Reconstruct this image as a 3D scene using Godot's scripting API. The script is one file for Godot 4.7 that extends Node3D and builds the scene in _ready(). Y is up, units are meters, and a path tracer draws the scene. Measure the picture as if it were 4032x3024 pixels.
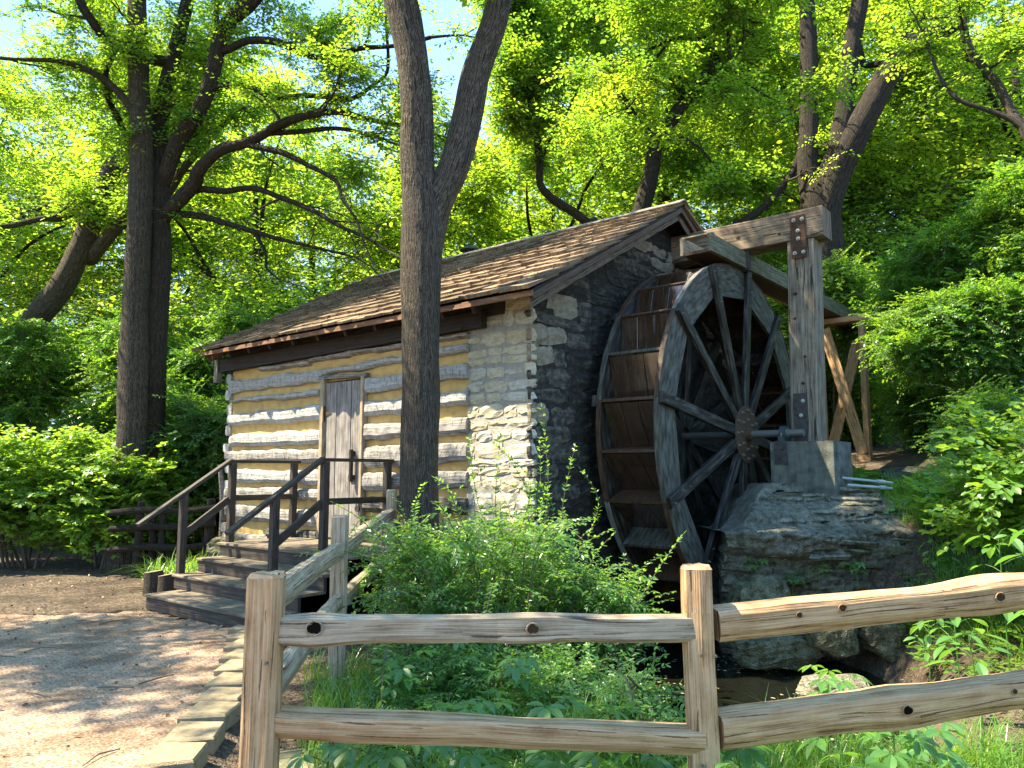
extends Node3D
# An old log-and-stone mill house with a water wheel in a sunny wood, a split-rail fence in front.
# Metres, y up. The eye stands at the origin at 1.6 m and looks along -z.
# The mill's own axes: x along the ridge (away from the wheel), y up, z along the gable (away from the eye).

const AU := Vector3(-0.7727, 0, -0.6347)
const AV := Vector3(0.6347, 0, -0.7727)
var MB3 := Basis(AU, Vector3.UP, AV)
var rng := RandomNumberGenerator.new()
var M := {}
var taken := {}
var nz := FastNoiseLite.new()

func rf(a: float, b: float) -> float: return rng.randf_range(a, b)
func lin(r: float, g: float, b: float) -> Color: return Color(r, g, b).linear_to_srgb()
func sm(a: float, b: float, x: float) -> float:
	var t := clampf((x - a) / (b - a), 0.0, 1.0)
	return t * t * (3.0 - 2.0 * t)

# ---------------------------------------------------------------- mesh collector
class MB:
	var v := PackedVector3Array()
	var n := PackedVector3Array()
	var uv := PackedVector2Array()
	func tri(a: Vector3, b: Vector3, c: Vector3, ua := Vector2.ZERO, ub := Vector2.ZERO, uc := Vector2.ZERO) -> void:
		var m := (b - a).cross(c - a).normalized()
		v.push_back(a); v.push_back(c); v.push_back(b)
		n.push_back(m); n.push_back(m); n.push_back(m)
		uv.push_back(ua); uv.push_back(uc); uv.push_back(ub)
	func trin(a: Vector3, b: Vector3, c: Vector3, na: Vector3, nb: Vector3, nc: Vector3, ua: Vector2, ub: Vector2, uc: Vector2) -> void:
		v.push_back(a); v.push_back(c); v.push_back(b)
		n.push_back(na); n.push_back(nc); n.push_back(nb)
		uv.push_back(ua); uv.push_back(uc); uv.push_back(ub)
	func quad(a: Vector3, b: Vector3, c: Vector3, d: Vector3, ua := Vector2.ZERO, ub := Vector2.ZERO, uc := Vector2.ZERO, ud := Vector2.ZERO) -> void:
		tri(a, b, c, ua, ub, uc)
		tri(a, c, d, ua, uc, ud)
	# box by its min and max corners
	func box(lo: Vector3, hi: Vector3, us := 1.0) -> void:
		var p := []
		for k in 8:
			p.append(Vector3(hi.x if k & 1 else lo.x, hi.y if k & 2 else lo.y, hi.z if k & 4 else lo.z))
		for f in [[4, 5, 7, 6], [1, 0, 2, 3], [5, 1, 3, 7], [0, 4, 6, 2], [6, 7, 3, 2], [0, 1, 5, 4]]:
			var a: Vector3 = p[f[0]]
			var b: Vector3 = p[f[1]]
			var c: Vector3 = p[f[2]]
			var d: Vector3 = p[f[3]]
			var w := a.distance_to(b) * us
			var h := b.distance_to(c) * us
			quad(a, b, c, d, Vector2(0, 0), Vector2(w, 0), Vector2(w, h), Vector2(0, h))
	func mesh() -> ArrayMesh:
		var arr := []
		arr.resize(Mesh.ARRAY_MAX)
		arr[Mesh.ARRAY_VERTEX] = v
		arr[Mesh.ARRAY_NORMAL] = n
		arr[Mesh.ARRAY_TEX_UV] = uv
		var m := ArrayMesh.new()
		m.add_surface_from_arrays(Mesh.PRIMITIVE_TRIANGLES, arr)
		return m

# a bar with chamfered edges from p to q; w across (side), h along up; the grain runs along it
func bar(mb: MB, p: Vector3, q: Vector3, w: float, h: float, up := Vector3.UP, ch := 0.006, wob := 0.0, segs := 1, us := 0.9) -> void:
	var d := (q - p).normalized()
	var s := d.cross(up).normalized()
	var t := s.cross(d).normalized()
	var hw := w / 2
	var hh := h / 2
	var prof := [Vector2(hw - ch, -hh), Vector2(hw, -hh + ch), Vector2(hw, hh - ch), Vector2(hw - ch, hh), Vector2(-hw + ch, hh), Vector2(-hw, hh - ch), Vector2(-hw, -hh + ch), Vector2(-hw + ch, -hh)]
	prof_sweep(mb, p, q, s, t, prof, wob, segs, us)

func prof_sweep(mb: MB, p: Vector3, q: Vector3, s: Vector3, t: Vector3, prof: Array, wob: float, segs: int, us: float, bulge: Array = []) -> void:
	var L := p.distance_to(q)
	var d := (q - p).normalized()
	var m := prof.size()
	var o := Vector2(rng.randf() * 7.0, rng.randf() * 7.0)
	var per := [0.0]
	for k in m:
		per.append(per[k] + (prof[k] as Vector2).distance_to(prof[(k + 1) % m]))
	var rings := []
	var sx := rf(0, 99)
	for i in segs + 1:
		var f := float(i) / segs
		var c := p.lerp(q, f)
		var ring := []
		if wob > 0:
			c += s * nz.get_noise_2d(f * L * 60.0, sx) * wob + t * nz.get_noise_2d(f * L * 60.0, sx + 50.0) * wob
		var bs := 1.0
		for b in bulge:
			var e: float = (f * L - b[0]) / b[2]
			bs += b[1] * exp(-e * e)
		for k in m:
			var pr: Vector2 = prof[k] * bs
			var j := Vector3.ZERO
			if wob > 0:
				j = (s * nz.get_noise_3d(f * L * 90.0, k * 40.0, sx) + t * nz.get_noise_3d(f * L * 90.0, k * 40.0, sx + 77.0)) * wob * 0.6
			ring.append(c + s * pr.x + t * pr.y + j)
		rings.append(ring)
	for i in segs:
		var u0 := L * i / segs * us + o.x
		var u1 := L * (i + 1) / segs * us + o.x
		for k in m:
			var k2 := (k + 1) % m
			var v0: float = per[k] * us * 1.6 + o.y
			var v1: float = per[k + 1] * us * 1.6 + o.y
			mb.quad(rings[i][k], rings[i][k2], rings[i + 1][k2], rings[i + 1][k], Vector2(u0, v0), Vector2(u0, v1), Vector2(u1, v1), Vector2(u1, v0))
	for e in 2:
		var ring: Array = rings[0] if e == 0 else rings[segs]
		for k in range(1, m - 1):
			var a: Vector3 = ring[0]
			var b: Vector3 = ring[k]
			var c: Vector3 = ring[k + 1]
			var uvs := []
			for x in [0, k, k + 1]:
				uvs.append(Vector2(prof[x].y * us * 0.4 + o.x, prof[x].x * us * 2.0 + o.y))
			if e == 0:
				mb.tri(a, c, b, uvs[0], uvs[2], uvs[1])
			else:
				mb.tri(a, b, c, uvs[0], uvs[1], uvs[2])

# a smooth tapering tube through points with radii; uv.x runs round, uv.y along
func tube(mb: MB, pts: Array, radii: Array, sides := 8, lump := 0.0, vs := 1.0, fine := 1, cap := false) -> void:
	var P: Array = []
	var R: Array = []
	var cnt := pts.size()
	for i in cnt - 1:
		for k in fine:
			var f := float(k) / fine
			var a: Vector3 = pts[maxi(i - 1, 0)]
			var b: Vector3 = pts[i]
			var c: Vector3 = pts[i + 1]
			var d: Vector3 = pts[mini(i + 2, cnt - 1)]
			P.append(b.cubic_interpolate(c, a, d, f) if fine > 1 else b)
			R.append(lerpf(radii[i], radii[i + 1], f))
	P.append(pts[cnt - 1])
	R.append(radii[cnt - 1])
	var nn := P.size()
	var up := Vector3(0.31, 0.05, 0.95)
	var prevp := PackedVector3Array()
	var prevn := PackedVector3Array()
	var along := rf(0, 5)
	var u0 := rf(0, 3)
	var sd := rf(0, 900)
	var du: float = maxf(1.0, roundf(R[0] * TAU * vs))
	var pvv := along
	for i in nn:
		var t: Vector3 = (P[mini(i + 1, nn - 1)] - P[maxi(i - 1, 0)]).normalized()
		var s := up.cross(t)
		if s.length() < 0.05:
			s = Vector3.RIGHT.cross(t)
		s = s.normalized()
		var w := t.cross(s)
		up = w.cross(s) if false else up
		if i > 0:
			along += (P[i] as Vector3).distance_to(P[i - 1]) * vs
		var cur := PackedVector3Array()
		var curn := PackedVector3Array()
		for k in sides:
			var a := TAU * k / sides
			var dir := s * cos(a) + w * sin(a)
			var r: float = R[i]
			if lump > 0:
				r *= 1.0 + lump * nz.get_noise_3d(cos(a) * 60.0 + sd, sin(a) * 60.0, along / vs * 45.0)
			cur.push_back(P[i] + dir * r)
			curn.push_back(dir)
		if i > 0:
			for k in sides:
				var k2 := (k + 1) % sides
				var ua := u0 + du * k / sides
				var ub := u0 + du * (k + 1) / sides
				mb.trin(prevp[k], prevp[k2], cur[k2], prevn[k], prevn[k2], curn[k2], Vector2(ua, pvv), Vector2(ub, pvv), Vector2(ub, along))
				mb.trin(prevp[k], cur[k2], cur[k], prevn[k], curn[k2], curn[k], Vector2(ua, pvv), Vector2(ub, along), Vector2(ua, along))
		if cap and (i == 0 or i == nn - 1):
			for k in sides:
				var k2 := (k + 1) % sides
				if i == 0:
					mb.tri(P[i], cur[k2], cur[k])
				else:
					mb.tri(P[i], cur[k], cur[k2])
		prevp = cur
		prevn = curn
		pvv = along

func leaf(mb: MB, p: Vector3, d: Vector3, nr: Vector3, L: float, W: float) -> void:
	var s := d.cross(nr).normalized() * W * 0.5
	var dn := d.cross(s).normalized() * W * 0.18
	var a := p + d * L * 0.33
	var b := p + d * L * 0.7 - nr * L * 0.04
	var tip := p + d * L - nr * L * 0.12
	var m0 := a - nr * W * 0.12
	var m1 := b - nr * W * 0.1
	mb.tri(p, m0, a + s); mb.tri(p, a - s, m0)
	mb.quad(m0, m1, b + s * 0.8, a + s)
	mb.quad(a - s, b - s * 0.8, m1, m0)
	mb.tri(m1, tip, b + s * 0.8); mb.tri(m1, b - s * 0.8, tip)

# ---------------------------------------------------------------- scene graph helpers
func numbered(nm: String) -> String:
	taken[nm] = taken.get(nm, 0) + 1
	return nm if taken[nm] == 1 else "%s_%03d" % [nm, taken[nm] - 1]

func tag(o: Node3D, label: String, cat: String, group := "") -> Node3D:
	o.set_meta("label", label)
	o.set_meta("category", cat)
	if group:
		o.set_meta("group", group)
	return o

func thing(nm: String, label: String, cat: String, at: Vector3, group := "") -> Node3D:
	var o := Node3D.new()
	o.name = numbered(nm)
	add_child(o)
	o.position = at
	return tag(o, label, cat, group)

# a thing that is described in the mill's axes
func mthing(nm: String, label: String, cat: String, at: Vector3, group := "") -> Node3D:
	var o := thing(nm, label, cat, MB3 * at, group)
	o.transform = Transform3D(MB3, MB3 * at)
	o.set_meta("o", at)
	return o

# a part whose mesh was written in the same axes as its thing's "at"
func part(par: Node3D, nm: String, mb, mat: Material, off = null) -> MeshInstance3D:
	var i := MeshInstance3D.new()
	i.name = nm
	i.mesh = mb.mesh() if mb is MB else mb
	i.material_override = mat
	if off == null:
		off = par.get_meta("o") if par.has_meta("o") else (par.position if par.get_parent() == self else Vector3.ZERO)
	i.position = -off
	par.add_child(i, true)
	return i

func solo(nm: String, mb, mat: Material, label: String, cat: String, at: Vector3, group := "") -> MeshInstance3D:
	var i := MeshInstance3D.new()
	i.name = numbered(nm)
	i.mesh = mb.mesh() if mb is MB else mb
	i.material_override = mat
	i.position = at
	add_child(i)
	tag(i, label, cat, group)
	return i

func structure(nm: String, mb, mat: Material) -> MeshInstance3D:
	var i := MeshInstance3D.new()
	i.name = numbered(nm)
	i.mesh = mb.mesh() if mb is MB else mb
	i.material_override = mat
	add_child(i)
	i.set_meta("kind", "structure")
	return i

func multi(par: Node3D, nm: String, mesh: Mesh, mat: Material, xf: Array) -> MultiMeshInstance3D:
	var mm := MultiMesh.new()
	mm.transform_format = MultiMesh.TRANSFORM_3D
	mm.mesh = mesh
	mm.instance_count = xf.size()
	for k in xf.size():
		mm.set_instance_transform(k, xf[k])
	var i := MultiMeshInstance3D.new()
	i.name = nm
	i.multimesh = mm
	if mat:
		i.material_override = mat
	par.add_child(i, true)
	return i

# ---------------------------------------------------------------- textures
func field(w: int, h: int, fr: float, sx: int, sy: int, sd: int, kind := 0, oct := 4) -> PackedByteArray:
	var f := FastNoiseLite.new()
	f.seed = sd
	f.frequency = fr
	f.fractal_octaves = oct
	if kind == 0:
		f.noise_type = FastNoiseLite.TYPE_SIMPLEX_SMOOTH
		f.fractal_type = FastNoiseLite.FRACTAL_FBM
	elif kind == 1:
		f.noise_type = FastNoiseLite.TYPE_SIMPLEX_SMOOTH
		f.fractal_type = FastNoiseLite.FRACTAL_RIDGED
	else:
		f.noise_type = FastNoiseLite.TYPE_CELLULAR
		f.fractal_type = FastNoiseLite.FRACTAL_NONE
		f.cellular_return_type = FastNoiseLite.RETURN_CELL_VALUE if kind == 2 else FastNoiseLite.RETURN_DISTANCE2_SUB
		f.cellular_jitter = 1.0
	var im := f.get_seamless_image(w / sx, h / sy, false, false, 0.15, true)
	if im.get_format() != Image.FORMAT_L8:
		im.convert(Image.FORMAT_L8)
	if sx > 1 or sy > 1:
		im.resize(w, h, Image.INTERPOLATE_CUBIC)
	return im.get_data()

func blend(list: Array) -> PackedByteArray:   # [[field, weight], ...] + offset last number
	var a: PackedByteArray = list[0][0]
	var out := PackedByteArray()
	out.resize(a.size())
	var wa: float = list[0][1]
	var b: PackedByteArray = list[1][0]
	var wb: float = list[1][1]
	var c: PackedByteArray = list[2][0] if list.size() > 2 else a
	var wc: float = list[2][1] if list.size() > 2 else 0.0
	for k in a.size():
		out[k] = clampi(int(a[k] * wa + b[k] * wb + c[k] * wc), 0, 255)
	return out

# colours are linear; stops are [value 0..1, r, g, b]
func colored(f: PackedByteArray, w: int, h: int, stops: Array) -> ImageTexture:
	var lut := []
	for k in 256:
		var x := k / 255.0
		var c := Color()
		for s in stops.size():
			if x <= stops[s][0] or s == stops.size() - 1:
				var q: Array = stops[s]
				var p: Array = stops[maxi(s - 1, 0)]
				var t: float = 0.0 if s == 0 else clampf((x - p[0]) / maxf(q[0] - p[0], 0.001), 0.0, 1.0)
				c = Color(lerpf(p[1], q[1], t), lerpf(p[2], q[2], t), lerpf(p[3], q[3], t)).linear_to_srgb()
				if s == 0:
					c = Color(q[1], q[2], q[3]).linear_to_srgb()
				break
		lut.append([int(c.r * 255), int(c.g * 255), int(c.b * 255)])
	var lr := PackedByteArray()
	for k in 256:
		lr.push_back(lut[k][0]); lr.push_back(lut[k][1]); lr.push_back(lut[k][2])
	var d := PackedByteArray()
	d.resize(w * h * 3)
	for k in w * h:
		var j := f[k] * 3
		d[k * 3] = lr[j]
		d[k * 3 + 1] = lr[j + 1]
		d[k * 3 + 2] = lr[j + 2]
	return ImageTexture.create_from_image(Image.create_from_data(w, h, false, Image.FORMAT_RGB8, d))

# darken where the other field runs past a limit: drying cracks and furrows
func cracks(f: PackedByteArray, c: PackedByteArray, limit: int, k: float) -> PackedByteArray:
	for i in f.size():
		if c[i] > limit:
			f[i] = int(f[i] * k)
	return f

func gray(f: PackedByteArray, w: int, h: int) -> ImageTexture:
	return ImageTexture.create_from_image(Image.create_from_data(w, h, false, Image.FORMAT_L8, f))

func mat(tex: Texture2D, rough := 0.85, bump: Texture2D = null, bs := 1.0, tri := 0.0, tint := Color.WHITE, spec := 0.4) -> StandardMaterial3D:
	var m := StandardMaterial3D.new()
	m.albedo_texture = tex
	m.albedo_color = tint
	m.roughness = rough
	m.metallic_specular = spec
	if bump:
		m.heightmap_enabled = true
		m.heightmap_texture = bump
		m.heightmap_scale = bs
	if tri > 0:
		m.uv1_triplanar = true
		m.uv1_world_triplanar = true
		m.uv1_scale = Vector3(tri, tri, tri)
	return m

func tinted(m: StandardMaterial3D, c: Color, rough := -1.0) -> StandardMaterial3D:
	var k: StandardMaterial3D = m.duplicate()
	k.albedo_color = c
	if rough >= 0:
		k.roughness = rough
	return k

func plainm(c: Color, rough := 0.7, metal := 0.0) -> StandardMaterial3D:
	var m := StandardMaterial3D.new()
	m.albedo_color = c
	m.roughness = rough
	m.metallic = metal
	return m

func leafm(c: Color, through: Color, rough := 0.45) -> StandardMaterial3D:
	var m := plainm(c, rough)
	m.backlight_enabled = true
	m.backlight = through
	m.cull_mode = BaseMaterial3D.CULL_DISABLED
	return m

func detail(m: StandardMaterial3D, tex: Texture2D, sc: float) -> void:
	m.detail_enabled = true
	m.detail_albedo = tex
	m.detail_blend_mode = BaseMaterial3D.BLEND_MODE_MUL
	m.detail_uv_layer = BaseMaterial3D.DETAIL_UV_2
	m.uv2_triplanar = true
	m.uv2_world_triplanar = true
	m.uv2_scale = Vector3(sc, sc, sc)

func make_materials() -> void:
	var S := 512
	var soft := field(S, S, 0.012, 1, 1, 3)
	var fine := field(S, S, 0.09, 1, 1, 5, 0, 3)
	var rid := field(S, S, 0.018, 1, 1, 7, 1)
	var cell := field(S, S, 0.075, 1, 1, 9, 2)
	var cdist := field(S, S, 0.075, 1, 1, 9, 3)
	var grain0 := field(S, S, 0.05, 16, 1, 11, 0, 4)     # runs along x
	var grain1 := field(S, S, 0.21, 32, 1, 12, 0, 2)
	var grain := blend([[grain0, 0.5], [grain1, 0.5]])
	var grain2 := field(S, S, 0.02, 8, 1, 13, 1, 4)
	var barkn := field(S, S, 0.04, 1, 9, 17, 1, 3)     # runs along y
	var barks := field(S, S, 0.11, 1, 4, 19, 0, 3)
	var streak := field(S, S, 0.022, 1, 8, 23, 0, 4)
	# stains over a large area, used as a multiplier
	var big := field(S, S, 0.01, 1, 1, 31, 0, 4)
	M.blotch = colored(big, S, S, [[0.25, 0.55, 0.54, 0.52], [0.5, 0.9, 0.9, 0.88], [0.75, 1, 1, 1]])
	# wood
	var crackn := field(S, S, 0.03, 20, 1, 14, 1, 2)
	var wf := blend([[grain, 0.75], [soft, 0.25], [fine, 0.1]])
	wf = cracks(wf, crackn, 226, 0.4)
	var wb := gray(cracks(blend([[grain, 0.8], [soft, 0.2]]), crackn, 228, 0.4), S, S)
	M.wood_tan = mat(colored(wf, S, S, [[0.15, 0.075, 0.04, 0.02], [0.36, 0.27, 0.155, 0.07], [0.56, 0.43, 0.27, 0.135], [0.85, 0.57, 0.40, 0.23]]), 0.8, wb, 0.55)
	M.wood_pale = mat(colored(wf, S, S, [[0.15, 0.075, 0.052, 0.032], [0.38, 0.245, 0.178, 0.108], [0.58, 0.36, 0.28, 0.18], [0.85, 0.50, 0.41, 0.29]]), 0.85, wb, 0.55)
	M.wood_grey = mat(colored(wf, S, S, [[0.2, 0.035, 0.03, 0.024], [0.42, 0.12, 0.107, 0.088], [0.6, 0.21, 0.195, 0.165], [0.85, 0.33, 0.31, 0.27]]), 0.85, wb, 0.5)
	M.wood_dark = mat(colored(wf, S, S, [[0.2, 0.013, 0.010, 0.007], [0.5, 0.038, 0.030, 0.023], [0.85, 0.09, 0.074, 0.058]]), 0.6, wb, 0.4)
	M.wood_stain = mat(colored(wf, S, S, [[0.2, 0.012, 0.008, 0.006], [0.5, 0.028, 0.02, 0.015], [0.85, 0.06, 0.042, 0.03]]), 0.7, wb, 0.4)
	M.wood_red = mat(colored(wf, S, S, [[0.2, 0.06, 0.028, 0.013], [0.5, 0.17, 0.085, 0.04], [0.85, 0.3, 0.17, 0.09]]), 0.75, wb, 0.3)
	M.wood_wet = mat(colored(wf, S, S, [[0.2, 0.012, 0.006, 0.003], [0.5, 0.038, 0.021, 0.011], [0.85, 0.09, 0.052, 0.029]]), 0.13, wb, 0.12, 0.0, Color.WHITE, 0.75)
	M.wood_wet.clearcoat_enabled = true
	M.wood_wet.clearcoat = 1.0
	M.wood_wet.clearcoat_roughness = 0.06
	M.wood_sheen = mat(colored(blend([[grain, 0.75], [fine, 0.1], [soft, 0.2]]), S, S, [[0.3, 0.02, 0.014, 0.01], [0.44, 0.06, 0.05, 0.045], [0.52, 0.24, 0.25, 0.26], [0.7, 0.42, 0.45, 0.48], [0.9, 0.55, 0.57, 0.6]]), 0.14, wb, 0.12, 0.0, Color.WHITE, 0.7)  # blue-white streaks painted in for sky reflected on a wet board
	M.wood_moist = mat(colored(wf, S, S, [[0.2, 0.02, 0.011, 0.006], [0.5, 0.06, 0.032, 0.016], [0.85, 0.13, 0.08, 0.045]]), 0.5, wb, 0.3)
	# peeling grey-green wheel timber
	var peel := blend([[grain, 0.35], [field(S, S, 0.02, 3, 1, 41, 0, 4), 0.6], [fine, 0.12]])
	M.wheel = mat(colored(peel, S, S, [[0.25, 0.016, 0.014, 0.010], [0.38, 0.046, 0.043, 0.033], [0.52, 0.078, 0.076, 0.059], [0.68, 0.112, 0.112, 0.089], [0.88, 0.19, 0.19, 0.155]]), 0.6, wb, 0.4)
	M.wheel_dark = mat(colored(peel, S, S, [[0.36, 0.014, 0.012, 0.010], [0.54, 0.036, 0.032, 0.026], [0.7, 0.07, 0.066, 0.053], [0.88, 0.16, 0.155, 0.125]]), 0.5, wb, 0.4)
	# hewn logs: weathered grey with axe notches
	var im := Image.create_from_data(S, S, false, Image.FORMAT_L8, blend([[grain, 0.55], [soft, 0.3], [fine, 0.2]]))
	var hg := Image.create_from_data(S, S, false, Image.FORMAT_L8, blend([[grain, 0.35], [soft, 0.5], [fine, 0.15]]))
	for k in 170:
		var x := rng.randi_range(2, S - 12)
		var y := rng.randi_range(0, S - 70)
		var hh := rng.randi_range(14, 46)
		var lean := rf(-0.12, 0.12)
		var deep := rf(0.02, 0.2)
		for j in hh:
			var xx := clampi(int(x + lean * j + sin(j * 0.5) * 0.8), 0, S - 4)
			im.fill_rect(Rect2i(xx, y + j, rng.randi_range(1, 2), 1), Color(deep, deep, deep))
			hg.fill_rect(Rect2i(xx, y + j, 3, 1), Color(0.1, 0.1, 0.1))
	for k in 34:
		var x := rng.randi_range(0, S - 130)
		var y := rng.randi_range(2, S - 3)
		var yy := float(y)
		for j in rng.randi_range(40, 120):
			yy = clampf(yy + rf(-0.45, 0.45), 1, S - 3)
			im.fill_rect(Rect2i(x + j, int(yy), 1, 1), Color(0.14, 0.14, 0.14))
			hg.fill_rect(Rect2i(x + j, int(yy), 1, 2), Color(0.16, 0.16, 0.16))
	var lf := im.get_data()
	var lb := ImageTexture.create_from_image(hg)
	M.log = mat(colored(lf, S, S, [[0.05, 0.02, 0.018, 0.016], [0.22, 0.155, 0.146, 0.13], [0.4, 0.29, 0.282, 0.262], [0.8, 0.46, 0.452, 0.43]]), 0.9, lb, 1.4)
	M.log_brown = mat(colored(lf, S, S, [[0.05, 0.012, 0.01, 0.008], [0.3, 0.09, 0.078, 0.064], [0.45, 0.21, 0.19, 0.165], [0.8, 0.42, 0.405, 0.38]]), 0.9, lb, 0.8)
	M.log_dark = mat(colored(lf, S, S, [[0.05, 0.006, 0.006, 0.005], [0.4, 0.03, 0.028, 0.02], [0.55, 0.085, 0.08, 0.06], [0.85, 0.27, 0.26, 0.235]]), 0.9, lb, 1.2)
	M.door = mat(colored(blend([[grain, 0.7], [streak, 0.0], [soft, 0.35]]), S, S, [[0.2, 0.065, 0.054, 0.046], [0.4, 0.15, 0.132, 0.116], [0.6, 0.235, 0.215, 0.195], [0.85, 0.36, 0.34, 0.315]]), 0.85, wb, 0.4)
	# stone
	var sf := blend([[soft, 0.5], [fine, 0.3], [rid, 0.25]])
	var sb := gray(blend([[soft, 0.45], [fine, 0.4], [rid, 0.15]]), S, S)
	M.stone = mat(colored(sf, S, S, [[0.2, 0.24, 0.19, 0.11], [0.42, 0.40, 0.34, 0.215], [0.6, 0.50, 0.45, 0.32], [0.85, 0.57, 0.53, 0.42]]), 0.9, sb, 1.8, 1.6)
	M.stone_b = mat(colored(sf, S, S, [[0.2, 0.19, 0.16, 0.11], [0.42, 0.37, 0.335, 0.25], [0.6, 0.50, 0.475, 0.39], [0.85, 0.56, 0.54, 0.47]]), 0.9, sb, 1.8, 1.4)
	M.stone_c = mat(colored(sf, S, S, [[0.2, 0.21, 0.145, 0.065], [0.4, 0.37, 0.29, 0.155], [0.58, 0.47, 0.40, 0.26], [0.85, 0.55, 0.5, 0.38]]), 0.9, sb, 1.8, 1.8)
	var df := blend([[soft, 0.55], [fine, 0.3], [rid, 0.2]])
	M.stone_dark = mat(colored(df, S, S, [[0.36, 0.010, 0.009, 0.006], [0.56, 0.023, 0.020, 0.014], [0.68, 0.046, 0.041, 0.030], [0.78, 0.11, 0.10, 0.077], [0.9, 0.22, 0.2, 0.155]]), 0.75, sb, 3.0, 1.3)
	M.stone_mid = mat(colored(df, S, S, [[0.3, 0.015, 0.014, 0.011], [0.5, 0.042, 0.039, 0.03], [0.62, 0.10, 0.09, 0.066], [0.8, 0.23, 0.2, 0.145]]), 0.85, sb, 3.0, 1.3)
	M.stone_brown = mat(colored(sf, S, S, [[0.2, 0.08, 0.062, 0.038], [0.45, 0.19, 0.155, 0.10], [0.65, 0.29, 0.245, 0.17], [0.85, 0.38, 0.34, 0.25]]), 0.9, sb, 3.0, 1.5)
	M.mortar = mat(colored(sf, S, S, [[0.2, 0.24, 0.22, 0.18], [0.5, 0.36, 0.335, 0.28], [0.85, 0.45, 0.42, 0.36]]), 0.95, gray(fine, S, S), 1.5, 2.2)
	M.mortar_dark = mat(colored(df, S, S, [[0.3, 0.012, 0.011, 0.008], [0.55, 0.028, 0.025, 0.019], [0.8, 0.08, 0.073, 0.058]]), 0.9, gray(fine, S, S), 1.5, 1.7)
	M.chink = mat(colored(blend([[soft, 0.6], [fine, 0.15]]), S, S, [[0.2, 0.42, 0.26, 0.085], [0.4, 0.52, 0.345, 0.125], [0.7, 0.58, 0.40, 0.16]]), 0.9, gray(soft, S, S), 0.8, 1.0)
	# limestone ledge with moss and lichen
	var rock_h := blend([[rid, 0.4], [fine, 0.35], [soft, 0.3]])
	var rf2 := blend([[soft, 0.45], [fine, 0.45], [rid, 0.2]])
	M.rock = mat(colored(rf2, S, S, [[0.25, 0.03, 0.028, 0.018], [0.42, 0.09, 0.086, 0.058], [0.55, 0.18, 0.172, 0.122], [0.7, 0.29, 0.275, 0.205], [0.9, 0.42, 0.40, 0.31]]), 0.92, gray(rock_h, S, S), 5.0, 1.5)
	M.rock_moss = mat(colored(rf2, S, S, [[0.25, 0.02, 0.021, 0.01], [0.45, 0.058, 0.06, 0.026], [0.58, 0.115, 0.115, 0.064], [0.75, 0.235, 0.225, 0.155]]), 0.95, gray(rock_h, S, S), 5.0, 1.1)
	M.rock_dark = mat(colored(rf2, S, S, [[0.25, 0.015, 0.015, 0.012], [0.5, 0.045, 0.045, 0.037], [0.8, 0.13, 0.13, 0.11]]), 0.9, gray(rock_h, S, S), 5.0, 0.9)
	M.concrete = mat(colored(blend([[soft, 0.45], [fine, 0.15], [streak, 0.4]]), S, S, [[0.25, 0.035, 0.038, 0.028], [0.42, 0.085, 0.09, 0.07], [0.62, 0.15, 0.155, 0.126], [0.9, 0.23, 0.235, 0.20]]), 0.9, gray(fine, S, S), 0.5, 0.9)
	M.block = mat(colored(blend([[fine, 0.5], [soft, 0.4]]), S, S, [[0.2, 0.22, 0.165, 0.09], [0.5, 0.36, 0.285, 0.17], [0.85, 0.46, 0.38, 0.245]]), 0.92, gray(fine, S, S), 0.8, 2.6)
	# ground
	var gravel_f := blend([[cell, 0.8], [fine, 0.25]])
	M.gravel = mat(colored(gravel_f, S, S, [[0.05, 0.12, 0.068, 0.04], [0.25, 0.28, 0.178, 0.112], [0.6, 0.40, 0.27, 0.178], [0.9, 0.54, 0.42, 0.31]]), 0.95, gray(cdist, S, S), 0.9, 2.1)
	detail(M.gravel, M.blotch, 0.23)
	var soil_f := blend([[cell, 0.35], [fine, 0.4], [soft, 0.3]])
	M.soil = mat(colored(soil_f, S, S, [[0.2, 0.02, 0.014, 0.009], [0.45, 0.075, 0.054, 0.036], [0.65, 0.16, 0.12, 0.082], [0.9, 0.32, 0.25, 0.18]]), 0.97, gray(blend([[fine, 0.5], [cdist, 0.5]]), S, S), 3.0, 1.3)
	detail(M.soil, M.blotch, 0.17)
	# bark: furrowed
	var bf := blend([[barkn, 0.65], [barks, 0.4]])
	var bb := gray(blend([[barkn, 0.75], [barks, 0.25]]), S, S)
	M.bark = mat(colored(bf, S, S, [[0.28, 0.014, 0.010, 0.006], [0.45, 0.05, 0.038, 0.026], [0.62, 0.125, 0.10, 0.072], [0.9, 0.26, 0.225, 0.17]]), 0.95, bb, 7.0)
	M.bark.uv1_scale = Vector3(2, 1.5, 1)
	M.bark_dark = mat(colored(bf, S, S, [[0.28, 0.010, 0.008, 0.006], [0.48, 0.035, 0.028, 0.022], [0.66, 0.09, 0.076, 0.06], [0.95, 0.18, 0.155, 0.125]]), 0.95, bb, 3.0)
	M.bark_dark.uv1_scale = Vector3(2, 1.2, 1)
	M.twig = plainm(lin(0.035, 0.026, 0.018), 0.9)
	M.twig_grey = plainm(lin(0.11, 0.085, 0.06), 0.9)
	# roof shakes
	for k in 4:
		var t: float = [1.0, 0.8, 0.6, 1.15][k]
		M["shake%d" % k] = mat(M.wood_pale.albedo_texture, 0.9, wb, 0.6, 0.0, lin(0.62 * t, 0.56 * t, 0.52 * t))
	# metals
	M.rust = mat(colored(blend([[fine, 0.5], [soft, 0.4]]), S, S, [[0.2, 0.022, 0.012, 0.007], [0.5, 0.085, 0.042, 0.02], [0.85, 0.18, 0.09, 0.045]]), 0.8, gray(fine, S, S), 0.6, 3.0)
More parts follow.
